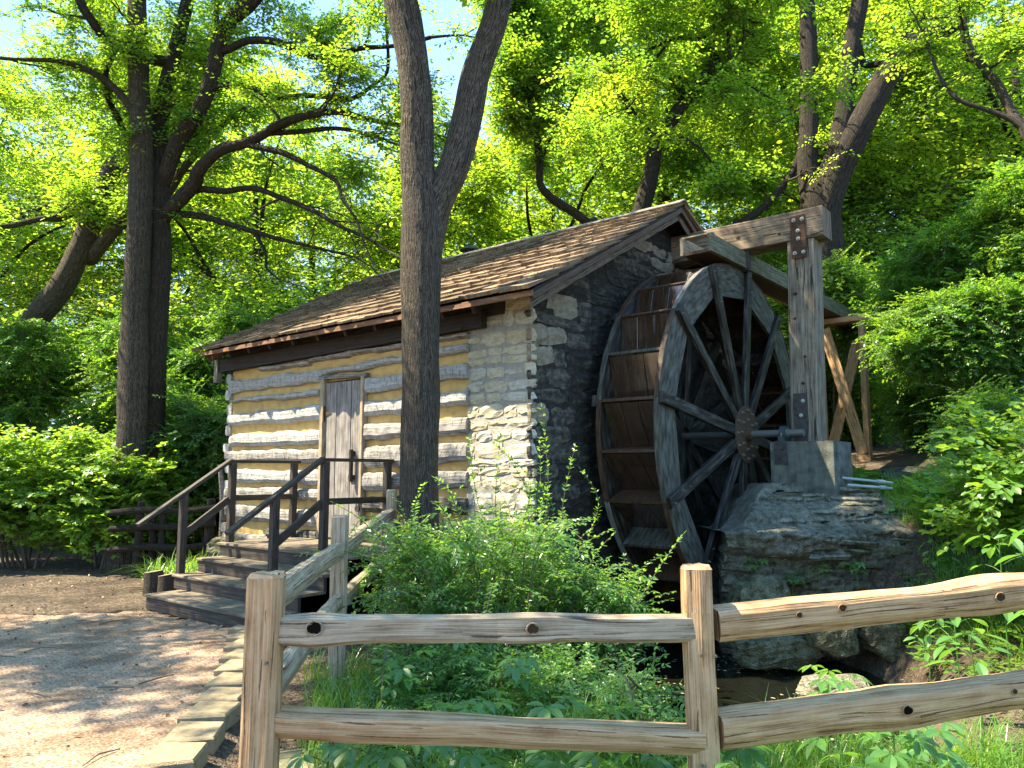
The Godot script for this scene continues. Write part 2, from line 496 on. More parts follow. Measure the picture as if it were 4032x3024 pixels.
	M.hub = mat(colored(blend([[fine, 0.4], [soft, 0.5]]), S, S, [[0.2, 0.03, 0.019, 0.011], [0.5, 0.085, 0.054, 0.03], [0.85, 0.16, 0.1, 0.055]]), 0.7, gray(fine, S, S), 0.4, 3.0)
	M.steel_dark = mat(colored(soft, S, S, [[0.2, 0.03, 0.025, 0.022], [0.8, 0.075, 0.065, 0.06]]), 0.6, null, 1, 2.0)
	M.bolt = plainm(lin(0.42, 0.41, 0.37), 0.45, 0.3)
	M.bolt_dull = plainm(lin(0.17, 0.14, 0.10), 0.55, 0.2)
	M.shaft = plainm(lin(0.13, 0.14, 0.12), 0.45, 0.3)
	M.bearing = plainm(lin(0.035, 0.055, 0.055), 0.45, 0.1)
	M.black = plainm(lin(0.010, 0.007, 0.005), 1.0)
	M.black.metallic_specular = 0.0
	M.knot = plainm(lin(0.055, 0.033, 0.018), 1.0)
	M.knot.metallic_specular = 0.1
	M.lid = mat(M.block.albedo_texture, 0.7, null, 1, 2.0, lin(0.75, 0.85, 0.75))
	M.pvc = plainm(lin(0.34, 0.37, 0.35), 0.5)
	M.water = plainm(lin(0.006, 0.0065, 0.004), 0.06)
	M.water.metallic_specular = 0.5
	M.water.heightmap_enabled = true
	M.water.heightmap_texture = gray(soft, S, S)
	M.water.heightmap_scale = 0.6
	M.water.uv1_triplanar = true
	M.water.uv1_world_triplanar = true
	M.water.uv1_scale = Vector3(0.8, 0.8, 0.8)
	M.litter = plainm(lin(0.11, 0.062, 0.03), 0.9)
	M.litter_pale = plainm(lin(0.30, 0.22, 0.12), 0.9)
	# leaves: base colour, then what shines through
	M.leaf = leafm(lin(0.08, 0.155, 0.018), lin(0.45, 0.70, 0.035), 0.42)
	M.leaf_b = leafm(lin(0.055, 0.13, 0.018), lin(0.28, 0.52, 0.035), 0.42)
	M.leaf_far = leafm(lin(0.085, 0.165, 0.02), lin(0.48, 0.76, 0.04), 0.42)
	M.leaf_y = leafm(lin(0.105, 0.17, 0.02), lin(0.60, 0.80, 0.04), 0.42)
	M.privet = leafm(lin(0.045, 0.115, 0.024), lin(0.20, 0.44, 0.03), 0.33)
	M.privet_b = leafm(lin(0.065, 0.14, 0.024), lin(0.34, 0.58, 0.03), 0.33)
	M.bush = leafm(lin(0.075, 0.175, 0.04), lin(0.28, 0.5, 0.05), 0.32)
	M.round = leafm(lin(0.085, 0.18, 0.028), lin(0.38, 0.58, 0.035), 0.36)
	M.broad = leafm(lin(0.055, 0.14, 0.035), lin(0.2, 0.42, 0.05), 0.38)
	M.broad_y = leafm(lin(0.06, 0.15, 0.03), lin(0.2, 0.42, 0.04), 0.38)
	M.grass = leafm(lin(0.09, 0.18, 0.024), lin(0.36, 0.56, 0.03), 0.4)
	M.grass_d = leafm(lin(0.065, 0.15, 0.03), lin(0.24, 0.44, 0.035), 0.35)

# ---------------------------------------------------------------- foliage stock
var CL := {}
func rdir(up := 0.0) -> Vector3:
	var a := rf(0, TAU)
	var y := rf(-1, 1) + up
	return Vector3(cos(a), y, sin(a)).normalized()

# a clump of leafy twigs about R across: leaves go to the first surface, twigs to the second
func clump(R: float, twigs: int, per: int, L: float, W: float, flat: float, lm: Material, tm: Material, droop := 0.15, opposite := false, upward := 0.0) -> ArrayMesh:
	var a := MB.new()
	var b := MB.new()
	for t in twigs:
		var d := rdir()
		d.y = d.y * flat + upward
		d = d.normalized()
		var p := rdir() * R * rf(0.0, 0.25)
		var len := R * rf(0.6, 1.05)
		var q := p
		var step := len / per
		var dd := d
		var pts := [q]
		for k in per:
			dd = (dd + Vector3(rf(-0.16, 0.16), rf(-0.12, 0.12) - droop / per * 1.5, rf(-0.16, 0.16))).normalized()
			q += dd * step
			pts.append(q)
			var side := dd.cross(Vector3.UP).normalized()
			for s in ([-1, 1] if opposite else [1 if k % 2 else -1]):
				var ld: Vector3 = (side * s * rf(0.7, 1.1) + dd * rf(0.3, 0.8) + Vector3(0, rf(-0.45, 0.3), 0)).normalized()
				var nr := (Vector3.UP + Vector3(rf(-0.7, 0.7), rf(-0.1, 0.2), rf(-0.7, 0.7))).normalized()
				nr = (nr - ld * nr.dot(ld)).normalized()
				var z := rf(0.55, 1.3)
				leaf(a, q + ld * L * 0.12, ld, nr, L * z, W * z)
		leaf(a, q, dd, (Vector3.UP - dd * dd.y).normalized(), L, W)
		for k in [0, per / 2]:
			var e: int = per / 2 if k == 0 else per
			var u: Vector3 = pts[k]
			var w: Vector3 = pts[e]
			var s2 := (w - u).cross(Vector3(0.3, 1, 0.2)).normalized() * R * 0.006
			var s3 := (w - u).cross(s2).normalized() * R * 0.006
			b.quad(u - s2, u + s2, w + s2 * 0.6, w - s2 * 0.6)
			b.quad(u - s3, u + s3, w + s3 * 0.6, w - s3 * 0.6)
	var m := a.mesh()
	var arr := []
	arr.resize(Mesh.ARRAY_MAX)
	arr[Mesh.ARRAY_VERTEX] = b.v
	arr[Mesh.ARRAY_NORMAL] = b.n
	arr[Mesh.ARRAY_TEX_UV] = b.uv
	m.add_surface_from_arrays(Mesh.PRIMITIVE_TRIANGLES, arr)
	m.surface_set_material(0, lm)
	m.surface_set_material(1, tm)
	return m

func make_clumps() -> void:
	CL.tree = []
	for k in 5:
		CL.tree.append(clump(0.62, 10, 9, 0.075, 0.042, 0.5, [M.leaf, M.leaf_b, M.leaf_y, M.leaf, M.leaf_b][k], M.twig))
	CL.far = []
	for k in 4:
		CL.far.append(clump(1.1, 14, 9, 0.12, 0.068, 0.7, [M.leaf_far, M.leaf_y, M.leaf_far, M.leaf_y][k], M.twig))
	CL.privet = []
	for k in 4:
		CL.privet.append(clump(0.5, 15, 12, 0.05, 0.024, 0.75, [M.privet, M.privet_b, M.privet, M.privet_b][k], M.twig_grey, 0.3, true))
	CL.round = []
	for k in 3:
		CL.round.append(clump(0.42, 9, 7, 0.07, 0.048, 0.8, M.round, M.twig_grey, 0.2, true, 0.25))
	CL.bush = []
	for k in 4:
		CL.bush.append(clump(0.34, 7, 10, 0.042, 0.017, 0.9, M.bush, M.twig_grey, 0.25, true, 0.3))

func put_clumps(par: Node3D, nm: String, kind: String, spots: Array, smin: float, smax: float, tilt := 0.35) -> void:
	var vars: Array = CL[kind]
	var lists := []
	for k in vars.size():
		lists.append([])
	for p in spots:
		var hu: float = p.dot(AU)
		var hv: float = p.dot(AV)
		if hu > 4.3 and hu < 12.4 and hv > 4.0 and hv < 12.5 and p.y > 2.5 and p.y < 6.3:
			continue
		var b := Basis(Vector3.UP, rf(0, TAU)) * Basis(Vector3(rf(-1, 1), 0, rf(-1, 1.01)).normalized(), rf(-tilt, tilt))
		b = b.scaled(Vector3.ONE * rf(smin, smax))
		lists[rng.randi() % vars.size()].append(Transform3D(b, p - par.position))
	for k in vars.size():
		if lists[k].size():
			multi(par, nm, vars[k], null, lists[k]).set_meta("kind", "stuff")

# spots in a hollow-ish ellipsoid, clumped by noise so that gaps stay open
func blob(c: Vector3, r: Vector3, n: int, gap := -0.12) -> Array:
	var out := []
	var tries := 0
	while out.size() < n and tries < n * 12:
		tries += 1
		var d := rdir()
		var q := c + d * r * pow(rng.randf(), 0.33)
		if nz.get_noise_3dv(q * 22.0) < gap:
			continue
		if q.y < ground(q.x, q.z) + 0.15:
			continue
		out.append(q)
	return out

func unflat(a: Array) -> Array:   # [x, y, z, r, ...] -> [points, radii]
	var p := []
	var r := []
	for k in range(0, a.size(), 4):
		p.append(Vector3(a[k], a[k + 1], a[k + 2]))
		r.append(a[k + 3])
	return [p, r]

func grow(mb: MB, p: Vector3, d: Vector3, len: float, r: float, depth: int, tips: Array) -> void:
	var pts := [p]
	var rad := [r]
	var q := p
	var n := 5
	for k in n:
		d = (d + Vector3(rf(-0.3, 0.3), rf(-0.24, 0.24) + 0.02, rf(-0.3, 0.3))).normalized()
		q += d * len / n
		pts.append(q)
		rad.append(r * (1.0 - 0.75 * (k + 1) / n))
		if k >= 1:
			tips.append(q)
		if depth > 0 and k >= 1:
			grow(mb, q, (d + rdir(0.1) * 0.9).normalized(), len * rf(0.4, 0.65), r * 0.5, depth - 1, tips)
	tube(mb, pts, rad, 4, 0.0, 1.0, 1)

# limbs: flat arrays, the first is the trunk; sub = spacing of side branches in metres
func tree(nm: String, label: String, group: String, base: Vector3, limbs: Array, bark: Material, sub := 0.55, from := 0.3, fill := [], kind := "tree", smin := 0.8, smax := 1.25, sides := 14, blen := 1.2, keep := 1.0) -> Node3D:
	var t := thing(nm, label, "tree", base, group)
	var tips := []
	var twigs := MB.new()
	for li in limbs.size():
		var pr := unflat(limbs[li])
		var mb := MB.new()
		tube(mb, pr[0], pr[1], sides if li == 0 or pr[1][0] > 0.1 else 8, 0.22, 1.0, 5 if li == 0 else 4)
		part(t, "trunk" if li == 0 else "limb", mb, bark)
		var P: Array = pr[0]
		var acc := 0.0
		for i in P.size() - 1:
			var a: Vector3 = P[i]
			var b: Vector3 = P[i + 1]
			var seg := a.distance_to(b)
			var fr := float(i) / (P.size() - 1)
			if fr < (from if li > 0 else maxf(from, 0.5)):
				continue
			acc += seg
			while acc > sub:
				acc -= sub
				var q := a.lerp(b, rng.randf())
				var d := ((b - a).normalized() * 0.5 + rdir(0.15)).normalized()
				d.y *= 0.6
				grow(twigs, q, d.normalized(), blen * rf(0.6, 1.2), minf(0.03, pr[1][i] * 0.5), 1, tips)
		if pr[1][-1] < 0.13:
			grow(twigs, P[-1], (P[-1] - P[-2]).normalized(), blen, pr[1][-1], 1, tips)
	var spots := []
	for p in tips:
		if rng.randf() < keep:
			spots.append(p + rdir() * 0.15)
	for f in fill:
		spots.append_array(blob(Vector3(f[0], f[1], f[2]), Vector3(f[3], f[4], f[5]), f[6], f[7] if f.size() > 7 else -0.12))
	part(t, "branches", twigs, M.twig).set_meta("kind", "stuff")
	put_clumps(t, "crown", kind, spots, smin, smax)
	return t

# a tree of the wood behind: trunk, a few limbs, a crown
func wood_tree(x: float, z: float, h: float, r: float, n: int, label: String, low := 0.35) -> void:
	var b := Vector3(x, ground(x, z) - 0.2, z)
	var limbs := []
	var lx := rf(-1.5, 1.5)
	var lz := rf(-1, 1)
	var tr := []
	for k in 6:
		var f := k / 5.0
		tr.append_array([b.x + lx * f * f + rf(-0.15, 0.15), b.y + h * 0.85 * f, b.z + lz * f * f, lerpf(0.2, 0.05, f) * h / 12.0])
	limbs.append(tr)
	for k in 4:
		var f := rf(0.35, 0.6)
		var p := Vector3(b.x + lx * f * f, b.y + h * 0.85 * f, b.z + lz * f * f)
		var a := rf(0, TAU)
		var lm := []
		for j in 5:
			var g := j / 4.0
			lm.append_array([p.x + cos(a) * r * 0.8 * g + rf(-0.15, 0.15), p.y + h * 0.32 * g * (1.2 - 0.4 * g), p.z + sin(a) * r * 0.8 * g, lerpf(0.1, 0.03, g)])
		limbs.append(lm)
	var fill := [[b.x + lx * 0.5, b.y + h * (0.5 + low / 2), b.z + lz * 0.5, r, h * (0.5 - low / 2.6), r, int(n * 0.85), -0.02]]
	tree("woodland_tree", label, "trees of the wood behind the mill", b, limbs, M.bark_dark, 2.5, 0.5, fill, "far", 0.9, 1.5, 8, 1.8, 0.5)

# a many-stemmed shrub
func shrub(nm: String, label: String, cat: String, c: Vector3, r: Vector3, n: int, kind: String, smin: float, smax: float, stems := 9, group := "", gap := -0.14, extra := []) -> Node3D:
	var b := Vector3(c.x, ground(c.x, c.z), c.z)
	var t := thing(nm, label, cat, b, group)
	for k in stems:
		var mb := MB.new()
		var a := rf(0, TAU)
		var f := rf(0.1, 0.35)
		var p := b + Vector3(cos(a) * r.x * f, -0.05, sin(a) * r.z * f)
		var e := c + Vector3(cos(a) * r.x * rf(0.3, 0.8), r.y * rf(0.0, 0.7), sin(a) * r.z * rf(0.3, 0.8))
		var m := p.lerp(e, 0.5) + Vector3(rf(-0.2, 0.2), r.y * 0.15, rf(-0.2, 0.2))
		tube(mb, [p, p.lerp(m, 0.6) + Vector3(rf(-0.1, 0.1), 0, rf(-0.1, 0.1)), m, e], [0.022 + r.y * 0.006, 0.02, 0.015, 0.006], 5, 0.0, 1.0, 2)
		part(t, "stem", mb, M.twig_grey)
	var s := blob(c, r, n, gap)
	s.append_array(extra)
	put_clumps(t, "foliage", kind, s, smin, smax, 0.6)
	return t

# ---------------------------------------------------------------- the ground
func ground(x: float, z: float) -> float:
	var d := -z
	var h := 0.06 * nz.get_noise_2d(x * 14.0, z * 14.0)
	h *= sm(1.0, 4.0, absf(x + 4.0)) * 0.5 + 0.5
	var k := x + 0.25 * (d - 8.0)
	h += 1.2 * sm(2.8, 6.0, k) + 0.12 * maxf(0.0, x + 0.5 * (d - 8.0) - 4.0)
	h += 0.06 * maxf(0.0, d - 16.0)
	# kerb side: the bed lies lower than the path
	var kx := kerb_x(d)
	h -= 0.12 * sm(kx + 0.1, kx + 0.5, x) * sm(9.0, 7.5, d)
	# pond and wheel pit
	var e := sqrt(pow((x - 1.7) / 2.2, 2) + pow((d - 8.7) / 2.5, 2))
	h = lerpf(h, -1.0, sm(1.55 - 0.3 * sm(8.0, 9.5, d) - 0.25 * sm(2.5, 3.8, x), 0.72, e))
	var a := Vector2(1.3, 8.9)
	var b := Vector2(4.3, 12.4)
	var pq := Vector2(x, d)
	var t := clampf((pq - a).dot(b - a) / (b - a).length_squared(), 0, 1)
	h = lerpf(h, -1.0, sm(1.25, 0.7, pq.distance_to(a.lerp(b, t))))
	return h

func kerb_x(d: float) -> float:
	return -1.98 - 0.09 * maxf(d - 4.3, 0) - 0.033 * pow(maxf(d - 4.3, 0.0), 2.0) + (4.3 - d) * 0.22 * (1.0 if d < 4.3 else 0.0)

func in_path(x: float, d: float) -> bool:
	return x < kerb_x(d) - 0.02 and d < 9.25 - 0.34 * maxf(0.0, -4.2 - x) + 0.1 * nz.get_noise_2d(x * 60.0, 3.0) and d > -8.0 and d < 8.0 + (-2.9 - x) * 0.85 - 0.02

func build_ground() -> void:
	var xs := []
	var ds := []
	var q := -70.0
	while q < 70.0:
		xs.append(q)
		q += 0.22 if q > -7.0 and q < 8.0 else (0.7 if absf(q) < 16.0 else 4.0)
	q = -30.0
	while q < 95.0:
		ds.append(q)
		q += 0.22 if q > 2.5 and q < 14.5 else (0.7 if q > -4.0 and q < 26.0 else 4.0)
	var mb := MB.new()
	var hs := []
	for d in ds:
		var row := []
		for x in xs:
			row.append(Vector3(x, ground(x, -d), -d))
		hs.append(row)
	for j in ds.size() - 1:
		for i in xs.size() - 1:
			mb.quad(hs[j][i], hs[j][i + 1], hs[j + 1][i + 1], hs[j + 1][i])
	structure("ground", mb, M.soil)
	# path of fine gravel, 8 mm above the soil
	var pb := MB.new()
	var st := 0.16
	for j in range(int(-8.0 / st), int(9.6 / st)):
		for i in range(int(-16.0 / st), int(1.0 / st)):
			var x := i * st
			var d := j * st
			if in_path(x + st / 2 - 0.16, d + st / 2):
				var c := []
				for o in [[0, 0], [1, 0], [1, 1], [0, 1]]:
					var xx: float = x + o[0] * st
					var dd: float = d + o[1] * st
					xx = minf(xx, kerb_x(dd) + 0.03)
					c.append(Vector3(xx, ground(xx, -dd) + 0.012, -dd))
				pb.quad(c[0], c[1], c[2], c[3])
	structure("gravel_path", pb, M.gravel)
	var wb := MB.new()
	wb.quad(Vector3(-2.0, -0.5, -5.2), Vector3(5.6, -0.5, -5.2), Vector3(5.6, -0.5, -13.6), Vector3(-2.0, -0.5, -13.6))
	structure("pond_water", wb, M.water)

# ---------------------------------------------------------------- masonry
var stones := []
func stone_mesh() -> ArrayMesh:
	var mb := MB.new()
	var g := []
	var N := 4
	for j in N + 1:
		var row := []
		for i in N + 1:
			var x := float(i) / N - 0.5
			var y := float(j) / N - 0.5
			var edge := minf(minf(i, N - i), minf(j, N - j))
			var ex := x * 2.0
			var ey := y * 2.0
			var corner := pow(absf(ex), 5) * pow(absf(ey), 5)
			var p := Vector3(x * (1.0 - 0.14 * corner * rf(0.2, 1.6)), y * (1.0 - 0.22 * corner * rf(0.2, 1.6)), 0.5 - (0.22 if edge == 0 else 0.0) + rf(-0.22, 0.16))
			p.x += rf(-0.05, 0.05)
			p.y += rf(-0.10, 0.10)
			row.append(p)
		g.append(row)
	for j in N:
		for i in N:
			mb.quad(g[j][i], g[j][i + 1], g[j + 1][i + 1], g[j + 1][i])
	for k in N:
		for s in [[g[0][k + 1], g[0][k]], [g[N][k], g[N][k + 1]], [g[k][0], g[k + 1][0]], [g[k + 1][N], g[k][N]]]:
			var a: Vector3 = s[0]
			var b: Vector3 = s[1]
			mb.quad(a, b, Vector3(b.x * 1.02, b.y * 1.02, -0.5), Vector3(a.x * 1.02, a.y * 1.02, -0.5))
	return mb.mesh()

func put_stone(par: Node3D, c: Vector3, ax: Vector3, out: Vector3, w: float, h: float, dp: float, m: Material, off: Vector3) -> void:
	var i := MeshInstance3D.new()
	i.name = "stone"
	i.mesh = stones[rng.randi() % stones.size()]
	i.material_override = m
	var b := Basis(ax * w, Vector3.UP * h, out * dp)
	b = Basis(out, rf(-0.05, 0.05)) * b
	i.transform = Transform3D(b, c - off)
	par.add_child(i, true)

# boulder: a cube-sphere pushed about by noise, unit radius
func boulder(r: Vector3, rough: float, flat := 0.0, N := 7) -> ArrayMesh:
	var mb := MB.new()
	var sd := Vector3(rf(-99, 99), rf(-99, 99), rf(-99, 99))
	for f in 6:
		for j in N:
			for i in N:
				var c := []
				for o in [[0, 0], [1, 0], [1, 1], [0, 1]]:
					var a: float = (i + o[0]) * 2.0 / N - 1.0
					var b: float = (j + o[1]) * 2.0 / N - 1.0
					var p: Vector3 = [Vector3(1, b, -a), Vector3(-1, b, a), Vector3(a, 1, -b), Vector3(a, -1, b), Vector3(a, b, 1), Vector3(-a, b, -1)][f]
					p = p.normalized().lerp(p * 0.72, 0.45)
					var k := 1.0 + rough * (nz.get_noise_3dv(p * 45.0 + sd) + 0.55 * nz.get_noise_3dv(p * 120.0 + sd) + 0.35 * nz.get_noise_3dv(p * 260.0 + sd))
					p *= k
					if flat > 0:
						p.y = lerpf(p.y, roundf(p.y * 4.0) / 4.0, flat)
					c.append(p * r)
				mb.quad(c[0], c[1], c[2], c[3])
	return mb.mesh()

# a ragged flat slab of layered rock
func slab(rx: float, rz: float, th: float) -> ArrayMesh:
	var mb := MB.new()
	var n := 18
	var sd := rf(0, 900)
	var top := []
	var mid := []
	var bot := []
	for k in n:
		var a := TAU * k / n
		var q := 0.8 + 0.5 * nz.get_noise_2d(cos(a) * 70.0 + sd, sin(a) * 70.0) + rf(-0.16, 0.16)
		var e := Vector3(cos(a) * rx * q, 0, sin(a) * rz * q)
		e = e.lerp(Vector3(signf(e.x) * rx * 0.8, 0, signf(e.z) * rz * 0.8), 0.25)
		top.append(e * 0.93 + Vector3(0, th * rf(0.35, 0.55), 0))
		mid.append(e * rf(0.97, 1.06) + Vector3(0, th * rf(-0.1, 0.25), 0))
		bot.append(e * rf(0.82, 0.97) + Vector3(0, -th * rf(0.4, 0.6), 0))
	var ct := Vector3(rf(-0.1, 0.1) * rx, th * rf(0.5, 0.75), rf(-0.1, 0.1) * rz)
	for k in n:
		var k2 := (k + 1) % n
		mb.tri(ct, top[k2], top[k])
		mb.quad(mid[k2], mid[k], top[k], top[k2])
		mb.quad(bot[k2], bot[k], mid[k], mid[k2])
	return mb.mesh()

func cyl(mb: MB, p: Vector3, q: Vector3, r: float, n := 12, r2 := -1.0) -> void:
	tube(mb, [p, q], [r, r if r2 < 0 else r2], n, 0.0, 1.0, 1, true)

# bolt head: washer, hexagon and a stub, standing out along "out"
func bolt(par: Node3D, p: Vector3, out: Vector3, s := 1.0, m: Material = null) -> void:
	var mb := MB.new()
	cyl(mb, p, p + out * 0.005 * s, 0.021 * s, 10)
	cyl(mb, p + out * 0.005 * s, p + out * 0.020 * s, 0.014 * s, 6)
	cyl(mb, p + out * 0.020 * s, p + out * 0.032 * s, 0.007 * s, 7)
	part(par, "bolt", mb, m if m else M.bolt, Vector3.ZERO if par is MeshInstance3D else null)
#BODY

func build_mill() -> void:
	var o := Vector3(8.3, 0.1, 9.8)
	var t := mthing("mill_house", "old mill house of hewn logs, yellow chinking and stone under a shake roof", "building", o)
	for k in 7:
		stones.append(stone_mesh())
	# --- front wall: ochre chinking with hewn logs standing proud
	var mb := MB.new()
	mb.box(Vector3(6.15, 0.2, 6.735), Vector3(11.42, 3.32, 6.95))
	var fw := part(t, "front_wall", mb, M.chink)
	# [u0, u1, bottom0, top0, bottom1, top1, darkness]   0 grey, 1 brown, 2 dark
	var logs := [
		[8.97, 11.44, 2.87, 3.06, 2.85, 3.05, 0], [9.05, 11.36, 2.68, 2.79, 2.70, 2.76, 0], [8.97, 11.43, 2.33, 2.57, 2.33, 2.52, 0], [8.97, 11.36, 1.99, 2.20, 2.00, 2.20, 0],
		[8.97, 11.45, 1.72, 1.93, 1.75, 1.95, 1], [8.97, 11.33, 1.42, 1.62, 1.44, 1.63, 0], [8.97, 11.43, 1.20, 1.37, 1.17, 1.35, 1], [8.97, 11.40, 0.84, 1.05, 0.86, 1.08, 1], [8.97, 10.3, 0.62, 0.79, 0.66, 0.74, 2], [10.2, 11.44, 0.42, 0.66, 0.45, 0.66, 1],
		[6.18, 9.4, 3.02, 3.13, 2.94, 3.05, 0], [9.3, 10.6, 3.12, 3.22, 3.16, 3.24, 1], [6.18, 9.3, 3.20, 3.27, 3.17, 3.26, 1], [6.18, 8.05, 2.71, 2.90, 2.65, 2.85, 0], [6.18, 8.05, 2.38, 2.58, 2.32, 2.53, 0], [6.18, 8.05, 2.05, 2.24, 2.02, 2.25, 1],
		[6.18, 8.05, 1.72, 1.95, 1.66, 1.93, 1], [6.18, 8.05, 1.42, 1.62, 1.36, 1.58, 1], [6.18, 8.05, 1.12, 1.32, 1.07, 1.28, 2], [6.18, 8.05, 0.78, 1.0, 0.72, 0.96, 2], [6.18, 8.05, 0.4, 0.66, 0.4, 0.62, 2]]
	for g in logs:
		var lb := MB.new()
		var n := int((g[1] - g[0]) / 0.09) + 3
		var sd := rf(0, 900)
		var uo := rf(0, 3)
		var vo := rf(0, 3)
		var prev := []
		for i in n + 1:
			var f := float(i) / n
			var u: float = lerpf(g[0], g[1], f)
			var lo: float = lerpf(g[2], g[4], f) + 0.034 * nz.get_noise_2d(u * 75.0, sd) + 0.018 * nz.get_noise_2d(u * 260.0, sd)
			var hi: float = lerpf(g[3], g[5], f) + 0.034 * nz.get_noise_2d(u * 75.0, sd + 200.0) + 0.018 * nz.get_noise_2d(u * 260.0, sd + 200.0)
			var pr := 6.652 + 0.014 * nz.get_noise_2d(u * 120.0, sd + 400.0)
			if f < 0.001 or f > 0.999:
				pr += 0.012
			var m1 := lerpf(lo, hi, 0.3)
			var m2 := lerpf(lo, hi, 0.72)
			var cur := [Vector3(u, lo - 0.004, 6.74), Vector3(u, lo + 0.010, pr + 0.030), Vector3(u, m1, pr + 0.008 * nz.get_noise_2d(u * 300.0, sd + 7.0)), Vector3(u, m2, pr + 0.008 * nz.get_noise_2d(u * 300.0, sd + 70.0)), Vector3(u, hi - 0.014, pr + 0.018), Vector3(u, hi + 0.004, 6.74)]
			if i > 0:
				for k in 5:
					var a: Vector3 = prev[k]
					var b: Vector3 = prev[k + 1]
					var c: Vector3 = cur[k + 1]
					var d: Vector3 = cur[k]
					lb.quad(a, b, c, d, Vector2(a.x + uo, a.y * 1.2 + vo), Vector2(b.x + uo, b.y * 1.2 + vo), Vector2(c.x + uo, c.y * 1.2 + vo), Vector2(d.x + uo, d.y * 1.2 + vo))
			if i == 0 or i == n:
				for k in range(1, 4):
					lb.quad(cur[k], cur[k + 1], Vector3(u, cur[k + 1].y, 6.74), Vector3(u, cur[k].y, 6.74), Vector2(uo, cur[k].y + vo), Vector2(uo, cur[k + 1].y + vo), Vector2(uo + 0.07, cur[k + 1].y + vo), Vector2(uo + 0.07, cur[k].y + vo))
			prev = cur
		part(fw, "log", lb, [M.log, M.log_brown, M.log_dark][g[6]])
	# the ends of the side wall's logs at the far corner
	for y in [0.72, 1.12, 1.4, 1.68, 1.98, 2.26, 2.6, 2.83, 3.1]:
		var eb := MB.new()
		bar(eb, Vector3(11.46, y, 6.70 + rf(-0.02, 0.02)), Vector3(11.46, y, 6.98), 0.13 + rf(-0.02, 0.03), rf(0.13, 0.19), Vector3.UP, 0.03, 0.012, 2)
		part(fw, "log_end", eb, M.log)
	# other walls
	mb = MB.new()
	mb.box(Vector3(11.3, 0.0, 6.95), Vector3(11.53, 3.35, 12.7))
	mb.box(Vector3(5.55, 0.0, 12.6), Vector3(11.3, 3.35, 12.85))
	mb.quad(Vector3(11.5, 3.35, 12.85), Vector3(11.5, 3.35, 6.72), Vector3(11.5, 5.2, 9.78), Vector3(11.5, 5.2, 9.78))
	part(t, "rear_walls", mb, M.log_brown)
	mb = MB.new()
	mb.box(Vector3(6.2, -0.3, 6.70), Vector3(11.5, 0.36, 6.93))
	part(t, "foundation", mb, M.stone_mid)
	# --- stone gable and the pillar at its corner
	mb = MB.new()
	var gp := [Vector3(5.24, -1.1, 6.76), Vector3(5.24, 3.66, 6.76), Vector3(5.24, 5.30, 9.78), Vector3(5.24, 3.66, 12.85), Vector3(5.24, -1.1, 12.85)]
	mb.quad(gp[0], gp[1], gp[3], gp[4])
	mb.tri(gp[1], gp[2], gp[3])
	var dx := Vector3(0.4, 0, 0)
	for k in 5:
		var k2 := (k + 1) % 5
		mb.quad(gp[k2], gp[k], gp[k] + dx, gp[k2] + dx)
	mb.quad(gp[0] + dx, gp[4] + dx, gp[3] + dx, gp[1] + dx)
	mb.tri(gp[1] + dx, gp[3] + dx, gp[2] + dx)
	var gw := part(t, "gable_wall", mb, M.mortar_dark)
	mb = MB.new()
	mb.box(Vector3(5.245, -0.6, 6.725), Vector3(6.19, 3.43, 6.99))
	mb.box(Vector3(5.245, 3.43, 6.725), Vector3(5.62, 3.63, 6.99))
	var pw := part(t, "corner_pillar", mb, M.mortar)
	var y := -0.3
	while y < 3.6:
		var h := rf(0.10, 0.21)
		var u := 5.185
		var lim := 6.215 if y + h < 3.44 else 5.64
		if y + h > 3.64:
			break
		while u < lim - 0.04:
			var w := rf(0.17, 0.5)
			if u + w > lim - 0.1:
				w = lim - u
			var hs := h * rf(0.82, 1.0)
			if rng.randf() < 0.13 and w > 0.2:
				hs = h * 0.45
			put_stone(pw, Vector3(u + w / 2, y + h / 2 + rf(-0.02, 0.02), 6.730), Vector3(-1, 0, 0), Vector3(0, 0, -1), w - 0.022, hs - 0.016, 0.042, [M.stone, M.stone_b, M.stone_c, M.stone][rng.randi() % 4], Vector3.ZERO)
			u += w
		y += h
	y = -0.55
	while y < 5.1:
		var h := rf(0.13, 0.26)
		var v := 6.70
		while v < 12.7:
			var w := rf(0.25, 0.8)
			var top := y + h
			var roof := 3.55 + (v + w / 2 - 6.72) * 0.538 if v + w / 2 < 9.78 else 3.55 + (12.84 - v - w / 2) * 0.538
			if top < roof - 0.02 and not (v > 11.2 and y < 2.6):
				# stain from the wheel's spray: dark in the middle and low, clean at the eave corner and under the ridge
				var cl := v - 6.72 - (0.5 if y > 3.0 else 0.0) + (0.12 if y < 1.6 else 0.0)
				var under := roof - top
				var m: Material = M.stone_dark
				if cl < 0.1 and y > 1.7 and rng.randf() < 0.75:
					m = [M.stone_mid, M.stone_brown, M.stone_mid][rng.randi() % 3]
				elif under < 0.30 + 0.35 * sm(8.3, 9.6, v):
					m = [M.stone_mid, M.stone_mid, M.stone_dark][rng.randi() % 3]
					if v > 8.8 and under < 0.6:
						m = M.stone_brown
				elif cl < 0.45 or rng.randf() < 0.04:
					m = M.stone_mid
				put_stone(gw, Vector3(5.255, y + h / 2, v + w / 2), Vector3(0, 0, 1), Vector3(-1, 0, 0), w * 1.03 - 0.01, h * rf(0.86, 1.1) - 0.004, rf(0.045, 0.085), m, Vector3.ZERO)
			v += w
		y += h
	# --- door
	var door := MB.new()
	door.box(Vector3(8.10, 0.69, 6.735), Vector3(8.92, 2.87, 6.76))
	var dn := part(t, "door", door, M.black)
	var us := [8.10, 8.34, 8.66, 8.905]
